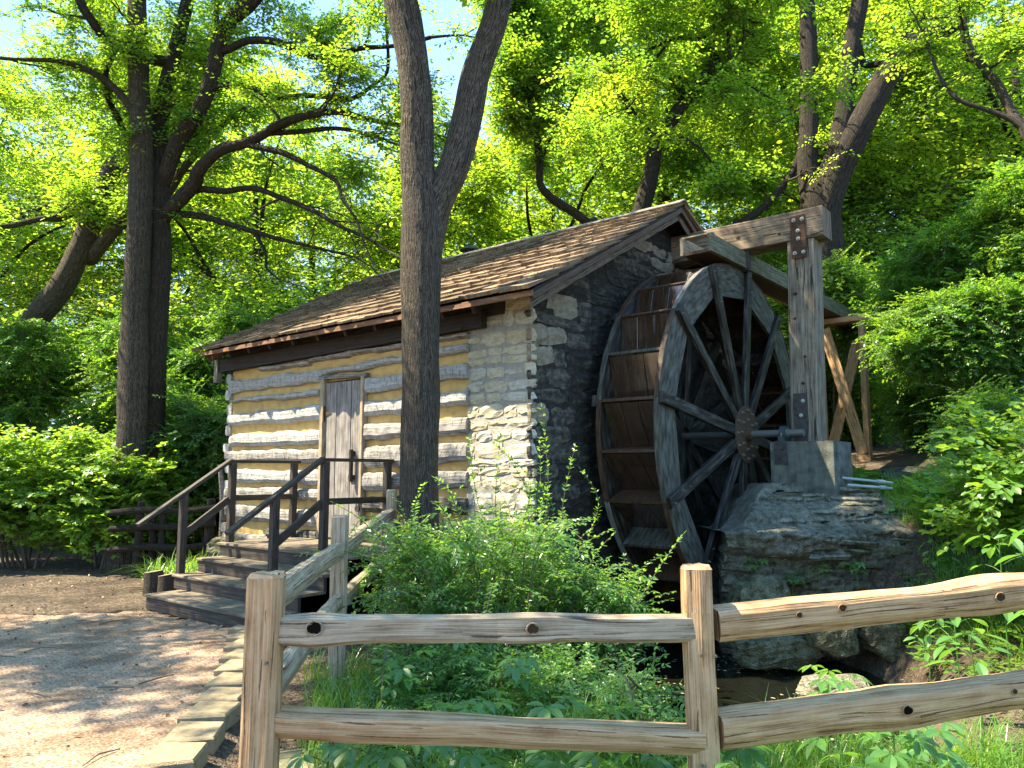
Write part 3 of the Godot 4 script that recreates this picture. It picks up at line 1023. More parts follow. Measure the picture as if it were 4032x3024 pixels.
	for k in 3:
		var pb := MB.new()
		bar(pb, Vector3((us[k] + us[k + 1]) / 2, 0.71, 6.715), Vector3((us[k] + us[k + 1]) / 2, 2.845, 6.715), us[k + 1] - us[k] - 0.013, 0.04, Vector3(0, 0, -1), 0.004, 0.0, 1, 0.55)
		part(dn, "plank", pb, M.door)
	mb = MB.new()
	bar(mb, Vector3(8.945, 0.69, 6.695), Vector3(8.945, 2.9, 6.695), 0.075, 0.09, Vector3(0, 0, -1), 0.006)
	part(t, "door_jamb", mb, M.wood_pale)
	mb = MB.new()
	bar(mb, Vector3(8.068, 0.69, 6.69), Vector3(8.068, 2.9, 6.69), 0.06, 0.09, Vector3(0, 0, -1), 0.006)
	part(t, "door_jamb", mb, M.wood_pale)
	mb = MB.new()
	bar(mb, Vector3(8.0, 2.895, 6.69), Vector3(9.02, 2.93, 6.69), 0.09, 0.055, Vector3.UP, 0.006)
	part(t, "door_head", mb, M.wood_grey)
	mb = MB.new()   # strap hinge: a plate and a tapering tongue
	mb.box(Vector3(8.90, 2.30, 6.672), Vector3(8.945, 2.52, 6.690))
	mb.tri(Vector3(8.90, 2.37, 6.684), Vector3(8.90, 2.46, 6.684), Vector3(8.76, 2.415, 6.684))
	mb.quad(Vector3(8.90, 2.46, 6.684), Vector3(8.76, 2.415, 6.684), Vector3(8.76, 2.415, 6.694), Vector3(8.90, 2.46, 6.694))
	part(dn, "hinge", mb, M.rust)
	mb = MB.new()
	mb.box(Vector3(8.90, 0.95, 6.672), Vector3(8.945, 1.17, 6.690))
	mb.tri(Vector3(8.90, 1.02, 6.684), Vector3(8.90, 1.11, 6.684), Vector3(8.76, 1.065, 6.684))
	part(dn, "hinge", mb, M.rust)
	mb = MB.new()   # wooden pull handle
	mb.box(Vector3(8.225, 1.50, 6.665), Vector3(8.33, 1.56, 6.694))
	mb.box(Vector3(8.225, 1.82, 6.665), Vector3(8.33, 1.88, 6.694))
	bar(mb, Vector3(8.245, 1.47, 6.64), Vector3(8.245, 1.90, 6.64), 0.045, 0.05, Vector3(0, 0, -1), 0.008)
	bar(mb, Vector3(8.315, 1.50, 6.682), Vector3(8.315, 1.88, 6.682), 0.03, 0.03, Vector3(0, 0, -1), 0.004)
	part(dn, "handle", mb, M.wood_stain)
	mb = MB.new()
	mb.box(Vector3(8.06, 1.19, 6.625), Vector3(8.17, 1.235, 6.655))
	part(dn, "hasp", mb, M.bolt)
	mb = MB.new()
	cyl(mb, Vector3(8.085, 1.12, 6.62), Vector3(8.085, 1.12, 6.645), 0.042, 14)
	tube(mb, [Vector3(8.06, 1.14, 6.632), Vector3(8.06, 1.20, 6.632), Vector3(8.085, 1.225, 6.632), Vector3(8.11, 1.20, 6.632), Vector3(8.11, 1.14, 6.632)], [0.007, 0.007, 0.007, 0.007, 0.007], 6, 0, 1, 2)
	part(dn, "padlock", mb, M.steel_dark)
	mb = MB.new()
	bar(mb, Vector3(8.05, 1.98, 6.645), Vector3(8.05, 2.22, 6.645), 0.03, 0.012, Vector3(0, 0, -1), 0.002)
	part(t, "latch_plate", mb, M.wood_pale)
	# --- wall plate, rafters, roof
	mb = MB.new()
	bar(mb, Vector3(5.9, 3.385, 6.665), Vector3(11.74, 3.325, 6.665), 0.10, 0.20, Vector3.UP, 0.006)
	bar(mb, Vector3(6.2, 3.30, 6.66), Vector3(11.6, 3.235, 6.66), 0.13, 0.035, Vector3.UP, 0.004)
	part(t, "wall_plate", mb, M.wood_stain)
	mb = MB.new()
	mb.box(Vector3(5.62, 3.42, 6.70), Vector3(11.5, 3.72, 6.76))
	part(t, "frieze_board", mb, M.wood_stain)
	mb = MB.new()
	bar(mb, Vector3(11.70, 3.05, 6.63), Vector3(11.70, 3.42, 6.63), 0.10, 0.10, Vector3(0, 0, 1), 0.006)
	part(t, "corner_block", mb, M.wood_grey)
	var sl := Vector3(0, 0.4741, 0.8805)      # up the front slope
	var nr := Vector3(0, 0.8805, -0.4741)
	var e0 := Vector3(0, 3.50, 6.27)          # the eave
	for u in [11.45, 10.95, 10.4, 9.85, 9.28, 8.7, 8.1, 7.5, 6.9, 6.3, 5.8]:
		mb = MB.new()
		var a := e0 + Vector3(u, 0, 0) + sl * 0.05 - nr * 0.085
		bar(mb, a, a + sl * 0.75, 0.05, 0.125, nr, 0.004)
		part(t, "rafter", mb, M.wood_red if u > 11 else M.wood_stain)
	var SL := 3.985
	mb = MB.new()
	for side in 2:
		for e in 1:
			var s2 := sl if side == 0 else Vector3(0, sl.y, -sl.z)
			var n2 := nr if side == 0 else Vector3(0, nr.y, -nr.z)
			var ev := e0 if side == 0 else Vector3(0, 3.50, 13.29)
			var p := []
			for k in [[4.89, 0.02], [11.55, 0.02], [11.55, SL], [4.89, SL]]:
				p.append(ev + Vector3(k[0], 0, 0) + s2 * k[1])
			for lift in [-0.018, 0.008]:
				mb.quad(p[0] + n2 * lift, p[1] + n2 * lift, p[2] + n2 * lift, p[3] + n2 * lift)
			for k in 4:
				mb.quad(p[k] - n2 * 0.018, p[(k + 1) % 4] - n2 * 0.018, p[(k + 1) % 4] + n2 * 0.008, p[k] + n2 * 0.008)
	var roof := part(t, "roof", mb, M.wood_stain)
	mb = MB.new()
	bar(mb, e0 + Vector3(4.86, -0.028, -0.012), e0 + Vector3(8.5, -0.028, -0.012), 0.02, 0.065, Vector3.UP, 0.003)
	part(t, "eave_board", mb, M.wood_red)
	mb = MB.new()
	bar(mb, e0 + Vector3(8.505, -0.030, -0.013), e0 + Vector3(11.58, -0.030, -0.013), 0.02, 0.06, Vector3.UP, 0.003)
	part(t, "eave_board", mb, M.wood_red)
	for side in 2:
		for u in [4.90, 11.54]:
			var s2 := sl if side == 0 else Vector3(0, sl.y, -sl.z)
			var n2 := nr if side == 0 else Vector3(0, nr.y, -nr.z)
			var ev := (e0 if side == 0 else Vector3(0, 3.50, 13.29)) + Vector3(u, 0, 0)
			for q in [[0.0, 0.035, 0.07, M.wood_moist], [0.045, 0.02, 0.16, M.wood_barge]]:
				mb = MB.new()
				var off: Vector3 = -n2 * (0.02 + q[2] / 2) + Vector3(q[0] if u < 8 else -q[0], 0, 0)
				bar(mb, ev + off, ev + s2 * SL + off, q[1], q[2], n2, 0.003)
				part(t, "barge_board", mb, q[3])
	# shakes
	var shk := []
	for k in 5:
		var sb := MB.new()
		var tl := 0.006
		var c0 := rf(-0.12, 0.12)
		# unit: x -0.5..0.5, z 0 (butt) .. 1 (head), y thickness 1 at the butt
		var bz := [rf(-0.06, 0.03), rf(-0.06, 0.03), rf(-0.06, 0.03)]
		var xs := [-0.5, c0, 0.5]
		var by := [rf(0.8, 1.25), rf(0.7, 1.1), rf(0.8, 1.3)]
		for i in 2:
			var A := Vector3(xs[i], by[i], bz[i])
			var B := Vector3(xs[i + 1], by[i + 1], bz[i + 1])
			var C := Vector3(xs[i + 1], 0.25, 1)
			var D := Vector3(xs[i], 0.25, 1)
			sb.quad(A, D, C, B, Vector2(bz[i] * 0.5, xs[i] * 0.3), Vector2(0.5, xs[i] * 0.3), Vector2(0.5, xs[i + 1] * 0.3), Vector2(bz[i + 1] * 0.5, xs[i + 1] * 0.3))
			sb.quad(Vector3(A.x, 0, A.z), A, B, Vector3(B.x, 0, B.z), Vector2(0, A.x * 0.3), Vector2(0.03, A.x * 0.3), Vector2(0.03, B.x * 0.3), Vector2(0, B.x * 0.3))
			sb.quad(Vector3(A.x, 0, A.z), Vector3(B.x, 0, B.z), Vector3(B.x, 0, 1), Vector3(A.x, 0, 1))
		for s in 2:
			var A := Vector3(xs[s * 2], by[s * 2], bz[s * 2])
			var B := Vector3(xs[s * 2], 0.25, 1)
			sb.quad(A, B, Vector3(B.x, 0, 1), Vector3(A.x, 0, A.z))
		shk.append(sb.mesh())
	var rest := [[], [], [], []]
	var rows := 14
	var ex := (SL - 0.02) / rows
	var made := 0
	for side in 2:
		var s2 := sl if side == 0 else Vector3(0, sl.y, -sl.z)
		var n2 := nr if side == 0 else Vector3(0, nr.y, -nr.z)
		var ev := e0 if side == 0 else Vector3(0, 3.50, 13.29)
		for r in rows:
			var u := 4.84 + rf(-0.02, 0.02)
			while u < 11.6:
				var w := rf(0.13, 0.36)
				var bt := r * ex - 0.03 + rf(-0.03, 0.03)
				var len := minf(ex * 2.0, SL - bt)
				var tilt := 0.055 + rf(-0.006, 0.016)
				var up := n2.rotated(Vector3.RIGHT, 0.0)
				var zdir := (s2 - n2 * tilt).normalized()
				var ydir := (n2 + s2 * tilt).normalized()
				var xdir := Vector3.RIGHT if side == 0 else Vector3.LEFT
				var b := Basis(xdir * (w - 0.005), ydir * rf(0.026, 0.046), zdir * len)
				b = Basis(n2, rf(-0.022, 0.022)) * b
				var tf := Transform3D(b, ev + Vector3(u + w / 2, 0, 0) + s2 * bt + n2 * (0.010 + 0.055 * ex * 2.0 + rf(0.0, 0.008)))
				var km := rng.randi() % 4
				if side == 0 and made < 300 and (u < 4.84 + 4.4 - 0.06 * r):
					made += 1
					var i := MeshInstance3D.new()
					i.name = "shingle"
					i.mesh = shk[rng.randi() % 5]
					i.material_override = M["shake%d" % km]
					i.transform = tf
					roof.add_child(i, true)
				else:
					rest[km].append([tf, rng.randi() % 5])
				u += w
	for km in 4:
		var st := SurfaceTool.new()
		st.begin(Mesh.PRIMITIVE_TRIANGLES)
		for q in rest[km]:
			st.append_from(shk[q[1]], 0, q[0])
		var sp := part(t, "shingles_beyond", st.commit(), M["shake%d" % km])
		sp.set_meta("kind", "stuff")
	mb = MB.new()
	bar(mb, Vector3(4.83, 5.425, 9.70), Vector3(11.6, 5.425, 9.70), 0.19, 0.02, nr, 0.003)
	bar(mb, Vector3(4.83, 5.425, 9.87), Vector3(11.6, 5.425, 9.87), 0.19, 0.02, Vector3(0, nr.y, -nr.z), 0.003)
	part(t, "ridge_board", mb, M.wood_grey)
	# vent cap
	mb = MB.new()
	cyl(mb, Vector3(9.25, 5.2, 10.05), Vector3(9.25, 5.53, 10.05), 0.10, 14)
	for k in 3:
		cyl(mb, Vector3(9.25 + 0.09 * cos(k * 2.1), 5.5, 10.05 + 0.09 * sin(k * 2.1)), Vector3(9.25 + 0.09 * cos(k * 2.1), 5.62, 10.05 + 0.09 * sin(k * 2.1)), 0.008, 5)
	tube(mb, [Vector3(9.25, 5.60, 10.05), Vector3(9.25, 5.615, 10.05), Vector3(9.25, 5.66, 10.05), Vector3(9.25, 5.675, 10.05)], [0.19, 0.19, 0.13, 0.03], 18, 0, 1, 1, true)
	part(t, "roof_vent", mb, M.bearing)
	# fallen bits of leaf and catkin on the shakes
	var bits := []
	for k in 1500:
		var u := rf(5.0, 11.4)
		var s := floorf(rf(0, rows)) * ex + 0.02 + absf(rng.randfn(0, 0.05))
		if s > SL - 0.1 or nz.get_noise_2d(u * 60.0, s * 60.0) < -0.05:
			continue
		var b := Basis(Vector3(rf(-1, 1), rf(-1, 1), rf(-1, 1)).normalized(), rf(0, TAU)).scaled(Vector3.ONE * rf(0.5, 1.1))
		bits.append(Transform3D(b, e0 + Vector3(u, 0, 0) + sl * s + nr * 0.062))
	var bm := MB.new()
	leaf(bm, Vector3(-0.02, 0, 0), Vector3.RIGHT, Vector3.UP, 0.05, 0.018)
	var mi := multi(t, "leaf_litter", bm.mesh(), M.litter, bits)
	mi.position = -o
	mi.set_meta("kind", "stuff")

func build_wheel() -> void:
	var c := Vector3(4.6, 2.10, 10.0)
	var o := Vector3(4.6, -0.2, 10.0)
	var t := mthing("waterwheel", "tall twelve-spoked wooden overshot water wheel beside the stone gable", "water wheel", o)
	var P := func(r: float, a: float, u: float) -> Vector3: return Vector3(u, c.y + r * sin(a), c.z + r * cos(a))
	var a0 := deg_to_rad(21.5)
	var R := 2.30
	for side in 2:
		var u1 := 4.20 if side == 0 else 4.97
		var u2 := u1 + 0.05
		for k in 12:
			var aa := a0 + k * TAU / 12
			var ab := a0 + (k + 1) * TAU / 12
			var mb := MB.new()
			var N := 6
			var uo := rf(0, 4)
			var vo := rf(0, 4)
			for i in N:
				var x0 := float(i) / N
				var x1 := float(i + 1) / N
				var g0 := lerpf(aa + 0.002, ab - 0.002, x0)
				var g1 := lerpf(aa + 0.002, ab - 0.002, x1)
				var rin := 1.93 * cos(TAU / 24)
				var r0: float = rin / cos(g0 - (aa + ab) / 2)
				var r1: float = rin / cos(g1 - (aa + ab) / 2)
				for f in [[u1, 1], [u2, -1]]:
					var q := [P.call(R, g0, f[0]), P.call(R, g1, f[0]), P.call(r1, g1, f[0]), P.call(r0, g0, f[0])]
					var uvs := [Vector2(x0 * 1.1 + uo, vo), Vector2(x1 * 1.1 + uo, vo), Vector2(x1 * 1.1 + uo, 0.55 + vo), Vector2(x0 * 1.1 + uo, 0.55 + vo)]
					if f[1] == 1:
						mb.quad(q[0], q[1], q[2], q[3], uvs[0], uvs[1], uvs[2], uvs[3])
					else:
						mb.quad(q[1], q[0], q[3], q[2], uvs[1], uvs[0], uvs[3], uvs[2])
				mb.quad(P.call(R, g0, u2), P.call(R, g1, u2), P.call(R, g1, u1), P.call(R, g0, u1), Vector2(x0 + uo, 0), Vector2(x1 + uo, 0), Vector2(x1 + uo, 0.08), Vector2(x0 + uo, 0.08))
				mb.quad(P.call(r0, g0, u1), P.call(r1, g1, u1), P.call(r1, g1, u2), P.call(r0, g0, u2), Vector2(x0 + uo, 0), Vector2(x1 + uo, 0), Vector2(x1 + uo, 0.08), Vector2(x0 + uo, 0.08))
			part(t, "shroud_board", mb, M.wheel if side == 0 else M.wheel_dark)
			# the bent outer band that caps the shroud
			var bb := MB.new()
			for i in N:
				var g0 := lerpf(aa + 0.001, ab - 0.001, float(i) / N)
				var g1 := lerpf(aa + 0.001, ab - 0.001, float(i + 1) / N)
				var ra := R + 0.003
				var rb := R + 0.018
				var ua := u1 - 0.006
				var ub := u2 + 0.006
				var w0 := float(i) / N + uo
				var w1 := float(i + 1) / N + uo
				bb.quad(P.call(rb, g0, ub), P.call(rb, g1, ub), P.call(rb, g1, ua), P.call(rb, g0, ua), Vector2(w0, 0), Vector2(w1, 0), Vector2(w1, 0.1), Vector2(w0, 0.1))
				bb.quad(P.call(rb, g0, ua), P.call(rb, g1, ua), P.call(ra, g1, ua), P.call(ra, g0, ua), Vector2(w0, 0), Vector2(w1, 0), Vector2(w1, 0.03), Vector2(w0, 0.03))
				bb.quad(P.call(ra, g0, ub), P.call(ra, g1, ub), P.call(rb, g1, ub), P.call(rb, g0, ub), Vector2(w0, 0), Vector2(w1, 0), Vector2(w1, 0.03), Vector2(w0, 0.03))
			part(t, "rim_band", bb, [M.wood_moist, M.wheel, M.wood_moist, M.wood_grey][(k + side) % 4])
		# spokes lie on the outer face
		var us := 4.165 if side == 0 else 5.055
		var outw := Vector3(-1, 0, 0) if side == 0 else Vector3(1, 0, 0)
		for k in 12:
			var a := a0 + k * TAU / 12
			var mb := MB.new()
			var rad := Vector3(0, sin(a), cos(a))
			bar(mb, P.call(0.13, a, us), P.call(2.33, a, us), 0.062, 0.135, rad.cross(Vector3.RIGHT), 0.006, 0.0, 1, 0.6)
			var sp := part(t, "spoke", mb, M.wheel_dark)
			if side == 0:
				for q in [[2.24, 0.035, 0.9], [2.02, -0.03, 1.2], [1.82, 0.0, 0.8]]:
					bolt(sp, P.call(q[0], a + q[1] / q[0], us - 0.031), outw, q[2], M.shaft)
		# hub plate
		var hb := MB.new()
		var uh := us - 0.031 if side == 0 else us + 0.031
		cyl(hb, Vector3(uh, c.y, c.z), Vector3(uh + outw.x * 0.014, c.y, c.z), 0.385, 30)
		var hub := part(t, "hub_plate", hb, M.hub)
		hb = MB.new()
		cyl(hb, Vector3(uh + outw.x * 0.014, c.y, c.z), Vector3(uh + outw.x * 0.085, c.y, c.z), 0.085, 16)
		part(t, "hub_collar", hb, M.hub)
		if side == 0:
			for k in 12:
				bolt(hub, P.call(0.325, a0 + 0.12 + k * TAU / 12, uh - 0.014), outw, 1.1, M.bolt_dull)
			for k in 8:
				bolt(hub, P.call(0.20, a0 + 0.3 + k * TAU / 8, uh - 0.014), outw, 1.1, M.bolt_dull)
	# buckets
	for k in 24:
		var a := a0 + k * TAU / 24
		var high := sin(a) > 0.45 or cos(a) > 0
		var wet: Material = M.wood_wet
		var mb := MB.new()
		var tang := Vector3(0, cos(a), -sin(a))
		bar(mb, P.call(1.97, a, 4.61), P.call(2.31, a, 4.61), 0.70, 0.036, tang, 0.004)
		part(t, "bucket_shelf", mb, M.wheel if k % 4 == 1 else M.wood_moist)
		# sloping back boards, three planks across
		var ao := a + 0.012
		var ai := a + TAU / 24 - 0.012
		for j in 3:
			var ua := 4.262 + 0.233 * j
			var ub := ua + 0.226
			var p0: Vector3 = P.call(2.275, ao, 0)
			var p1: Vector3 = P.call(1.985, ai, 0)
			var mid := (p0 + p1) / 2
			var db := MB.new()
			var nrm := (p1 - p0).cross(Vector3.RIGHT).normalized()
			bar(db, p0 + Vector3((ua + ub) / 2, 0, 0), p1 + Vector3((ua + ub) / 2, 0, 0), ub - ua, 0.028, nrm, 0.003, 0.0, 1, 0.8)
			part(t, "back_board", db, M.wood_sheen if k == 4 else M.wood_wet)  # one bucket carries the painted sky sheen
	# shaft and pillow block
	var sb := MB.new()
	cyl(sb, Vector3(5.2, c.y, c.z), Vector3(3.37, c.y, c.z), 0.048, 18)
	part(t, "shaft", sb, M.shaft)
	sb = MB.new()
	cyl(sb, Vector3(3.665, c.y, c.z), Vector3(3.585, c.y, c.z), 0.095, 20)
	sb.box(Vector3(3.592, 1.995, 9.86), Vector3(3.658, 2.06, 10.14))
	var br := part(t, "bearing", sb, M.bearing)
	for s in [-1, 1]:
		sb = MB.new()
		cyl(sb, Vector3(3.625, 2.06, 10.0 + s * 0.118), Vector3(3.625, 2.10, 10.0 + s * 0.118), 0.016, 6)
		part(br, "bolt", sb, M.shaft)
	sb = MB.new()
	cyl(sb, Vector3(3.585, c.y, c.z), Vector3(3.56, c.y, c.z), 0.062, 16)
	part(br, "collar", sb, M.shaft)

func build_frame() -> void:
	# concrete pier
	var mb := MB.new()
	mb.box(Vector3(2.975, -0.6, 9.86), Vector3(3.765, 1.985, 10.60), 0.8)
	var o := Vector3(3.37, 0.6, 10.2)
	var t := mthing("concrete_pier", "stained concrete pier on the rock ledge under the wheel's bearing", "pier", o)
	part(t, "block", mb, M.concrete)
	mb = MB.new()
	mb.box(Vector3(3.545, 1.70, 9.845), Vector3(3.705, 1.995, 9.857))
	mb.box(Vector3(3.545, 1.987, 9.857), Vector3(3.705, 1.995, 10.16))
	var pl := part(t, "steel_plate", mb, M.steel_dark)
	bolt(pl, Vector3(3.59, 1.90, 9.845), Vector3(0, 0, -1), 0.9, M.steel_dark)
	bolt(pl, Vector3(3.64, 1.78, 9.845), Vector3(0, 0, -1), 0.9, M.steel_dark)
	# post and beam
	o = Vector3(3.38, 1.99, 10.3)
	t = mthing("flume_gantry", "heavy weathered timber post and beam with rusty plates above the wheel", "timber frame", o)
	mb = MB.new()
	bar(mb, Vector3(3.41, 1.99, 10.305), Vector3(3.36, 4.668, 10.305), 0.355, 0.345, Vector3(0, 0, 1), 0.012, 0.004, 8, 0.5)
	part(t, "post", mb, M.wood_post)
	mb = MB.new()
	bar(mb, Vector3(5.25, 4.875, 10.29), Vector3(3.05, 4.875, 10.29), 0.36, 0.40, Vector3.UP, 0.012, 0.004, 8, 0.5)
	part(t, "beam", mb, M.wood_beam)
	# knots in the timber
	for k in [[3.45, 3.95, 0], [3.47, 3.62, 0], [3.40, 2.75, 0], [4.2, 4.86, 1], [3.62, 4.80, 1], [3.36, 3.1, 0]]:
		var kb := MB.new()
		var z := 10.128 if k[2] == 0 else 10.106
		var kr := rf(0.018, 0.03)
		var c := Vector3(k[0], k[1], z - 0.001)
		for j in 11:
			var e0 := c + Vector3(cos(TAU * j / 11), sin(TAU * j / 11) * 0.8, 0) * kr * (1.0 + 0.25 * sin(j * 2.7 + k[0] * 9.0))
			var j2 := (j + 1) % 11
			var e1 := c + Vector3(cos(TAU * j2 / 11), sin(TAU * j2 / 11) * 0.8, 0) * kr * (1.0 + 0.25 * sin(j2 * 2.7 + k[0] * 9.0))
			kb.tri(c + Vector3(0, 0, -0.002), e0, e1)
			kb.quad(e0, e1, e1 + Vector3(0, 0, 0.012), e0 + Vector3(0, 0, 0.012))
		part(t, "knot", kb, M.knot)
	mb = MB.new()
	mb.box(Vector3(3.27, 4.42, 10.092), Vector3(3.47, 5.00, 10.105))
	var p2 := part(t, "rusty_plate", mb, M.rust)
	for q in [[3.42, 4.94], [3.31, 4.94], [3.37, 4.79], [3.37, 4.68], [3.42, 4.49], [3.31, 4.49]]:
		bolt(p2, Vector3(q[0], q[1], 10.092), Vector3(0, 0, -1), 1.25)
	mb = MB.new()
	mb.box(Vector3(3.36, 2.0, 10.108), Vector3(3.53, 2.62, 10.121))
	var p3 := part(t, "steel_plate", mb, M.steel_dark)
	for q in [[3.405, 2.52], [3.435, 2.33]]:
		bolt(p3, Vector3(q[0], q[1], 10.108), Vector3(0, 0, -1), 1.2)
	bolt(p3, Vector3(3.48, 2.10, 10.108), Vector3(0, 0, -1), 1.1, M.rust)
	# flume
	o = Vector3(4.32, 4.4, 11.5)
	t = mthing("water_flume", "long open wooden flume trough pouring over the top of the wheel", "flume", o)
	for s in [[4.135, M.wood_green], [4.525, M.wood_pale]]:  # far board paler, its colour standing in for light inside the trough
		mb = MB.new()
		bar(mb, Vector3(s[0], 4.535, 9.02), Vector3(s[0], 4.535, 16.2), 0.045, 0.235, Vector3.UP, 0.004, 0.002, 8)
		part(t, "side_board", mb, s[1])
	mb = MB.new()
	bar(mb, Vector3(4.33, 4.432, 9.03), Vector3(4.33, 4.432, 16.2), 0.34, 0.04, Vector3.UP, 0.004)
	part(t, "floor_board", mb, M.wood_moist)
	mb = MB.new()
	bar(mb, Vector3(4.11, 4.665, 9.10), Vector3(4.55, 4.665, 9.10), 0.07, 0.022, Vector3.UP, 0.003)
	part(t, "cross_batten", mb, M.wood_pale)
	mb = MB.new()
	bar(mb, Vector3(4.095, 4.42, 10.19), Vector3(4.095, 4.69, 10.19), 0.03, 0.09, Vector3(0, 0, 1), 0.003)
	bar(mb, Vector3(4.565, 4.42, 10.19), Vector3(4.565, 4.69, 10.19), 0.03, 0.09, Vector3(0, 0, 1), 0.003)
	bar(mb, Vector3(4.08, 4.40, 10.19), Vector3(4.58, 4.40, 10.19), 0.09, 0.02, Vector3.UP, 0.003)
	part(t, "hanger", mb, M.steel_dark)
	# trestle of new timber
	o = Vector3(4.1, 1.7, 14.6)
	t = mthing("flume_trestle", "trestle of pale new timber with crossed braces behind the big post", "trestle", o)
	var z := 14.5
	for u in [4.52, 3.78]:
		mb = MB.new()
		bar(mb, Vector3(u, 1.70, z), Vector3(u, 4.32, z), 0.09, 0.19, Vector3(0, 0, 1), 0.004)
		part(t, "leg", mb, M.wood_new)
	mb = MB.new()
	bar(mb, Vector3(4.40, 4.20, z - 0.118), Vector3(3.84, 1.92, z - 0.118), 0.19, 0.042, Vector3(0, 0, -1), 0.004)
	part(t, "brace", mb, M.wood_new)
	mb = MB.new()
	bar(mb, Vector3(3.90, 3.95, z + 0.118), Vector3(4.46, 1.90, z + 0.118), 0.19, 0.042, Vector3(0, 0, -1), 0.004)
	part(t, "brace", mb, M.wood_new)
	mb = MB.new()
	bar(mb, Vector3(4.75, 1.80, z - 0.12), Vector3(3.72, 1.80, z - 0.12), 0.042, 0.19, Vector3.UP, 0.004)
	part(t, "bottom_rail", mb, M.wood_new)
	mb = MB.new()
	bar(mb, Vector3(4.68, 4.34, z), Vector3(3.62, 4.34, z), 0.24, 0.10, Vector3.UP, 0.004)
	part(t, "top_rail", mb, M.wood_new)

func build_steps() -> void:
	var o := Vector3(8.4, 0.0, 5.5)
	var t := mthing("porch_steps", "dark weathered timber steps climbing to the landing at the mill door", "steps", o)
	var vs := [4.44, 4.87, 5.19, 5.50]
	var ul := [9.24, 9.44, 9.46, 9.50]
	for k in 4:
		var top := 0.17 * (k + 1)
		var mb := MB.new()
		var w0: float = ul[k]
		bar(mb, Vector3(w0 - 0.02, top - 0.10, vs[k] + 0.02), Vector3(6.85, top - 0.10, vs[k] + 0.02), 0.035, 0.145, Vector3.UP, 0.003, 0.0, 1, 0.5)
		part(t, "riser", mb, M.wood_dark)
		if k < 3:
			mb = MB.new()
			var dep: float = vs[k + 1] - vs[k] + 0.05
			bar(mb, Vector3(w0, top - 0.014, vs[k] - 0.02 + dep / 2), Vector3(6.85, top - 0.014, vs[k] - 0.02 + dep / 2), dep, 0.03, Vector3.UP, 0.005, 0.0, 1, 0.6)
			part(t, "tread", mb, M.wood_step)
		mb = MB.new()
		mb.box(Vector3(w0 - 0.06, top - 0.16, vs[k] + 0.05), Vector3(w0 - 0.02, top - 0.03, vs[k] + 0.5))
		part(t, "stringer", mb, M.wood_dark)
	for k in 8:
		var mb := MB.new()
		var v := 5.48 + k * 0.152 + 0.076
		bar(mb, Vector3(9.52, 0.666, v), Vector3(6.75, 0.666, v), 0.146, 0.03, Vector3.UP, 0.004, 0.0, 1, 0.6)
		part(t, "deck_board", mb, M.wood_step)
	var mb := MB.new()
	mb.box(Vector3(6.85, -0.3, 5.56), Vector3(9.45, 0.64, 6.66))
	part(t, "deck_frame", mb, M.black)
	# railings
	for r in 2:
		var u: float = [9.44, 7.45][r]
		var posts := [[4.96, 0.34, 1.33], [5.62, 0.68, 1.72], [6.58, 0.68, 1.72]]
		for p in posts:
			mb = MB.new()
			bar(mb, Vector3(u, p[1] - (0.0 if r == 0 else 0.5), p[0]), Vector3(u, p[2], p[0]), 0.085, 0.085, Vector3(0, 0, 1), 0.006)
			part(t, "railing_post", mb, M.wood_dark)
		mb = MB.new()
		bar(mb, Vector3(u, 0.96, 4.40), Vector3(u, 1.755, 5.59), 0.09, 0.045, Vector3.UP, 0.005)
		part(t, "handrail", mb, M.wood_rail)
		mb = MB.new()
		bar(mb, Vector3(u, 1.742, 5.585), Vector3(u, 1.742, 6.66), 0.09, 0.04, Vector3.UP, 0.005)
		part(t, "handrail", mb, M.wood_rail)
		mb = MB.new()
		bar(mb, Vector3(u + 0.0, 0.83, 5.0), Vector3(u + 0.0, 1.24, 5.58), 0.04, 0.09, Vector3.UP, 0.004)
		part(t, "middle_rail", mb, M.wood_rail)
		mb = MB.new()
		bar(mb, Vector3(u, 1.255, 5.66), Vector3(u, 1.255, 6.62), 0.04, 0.075, Vector3.UP, 0.004)
		part(t, "middle_rail", mb, M.wood_rail)

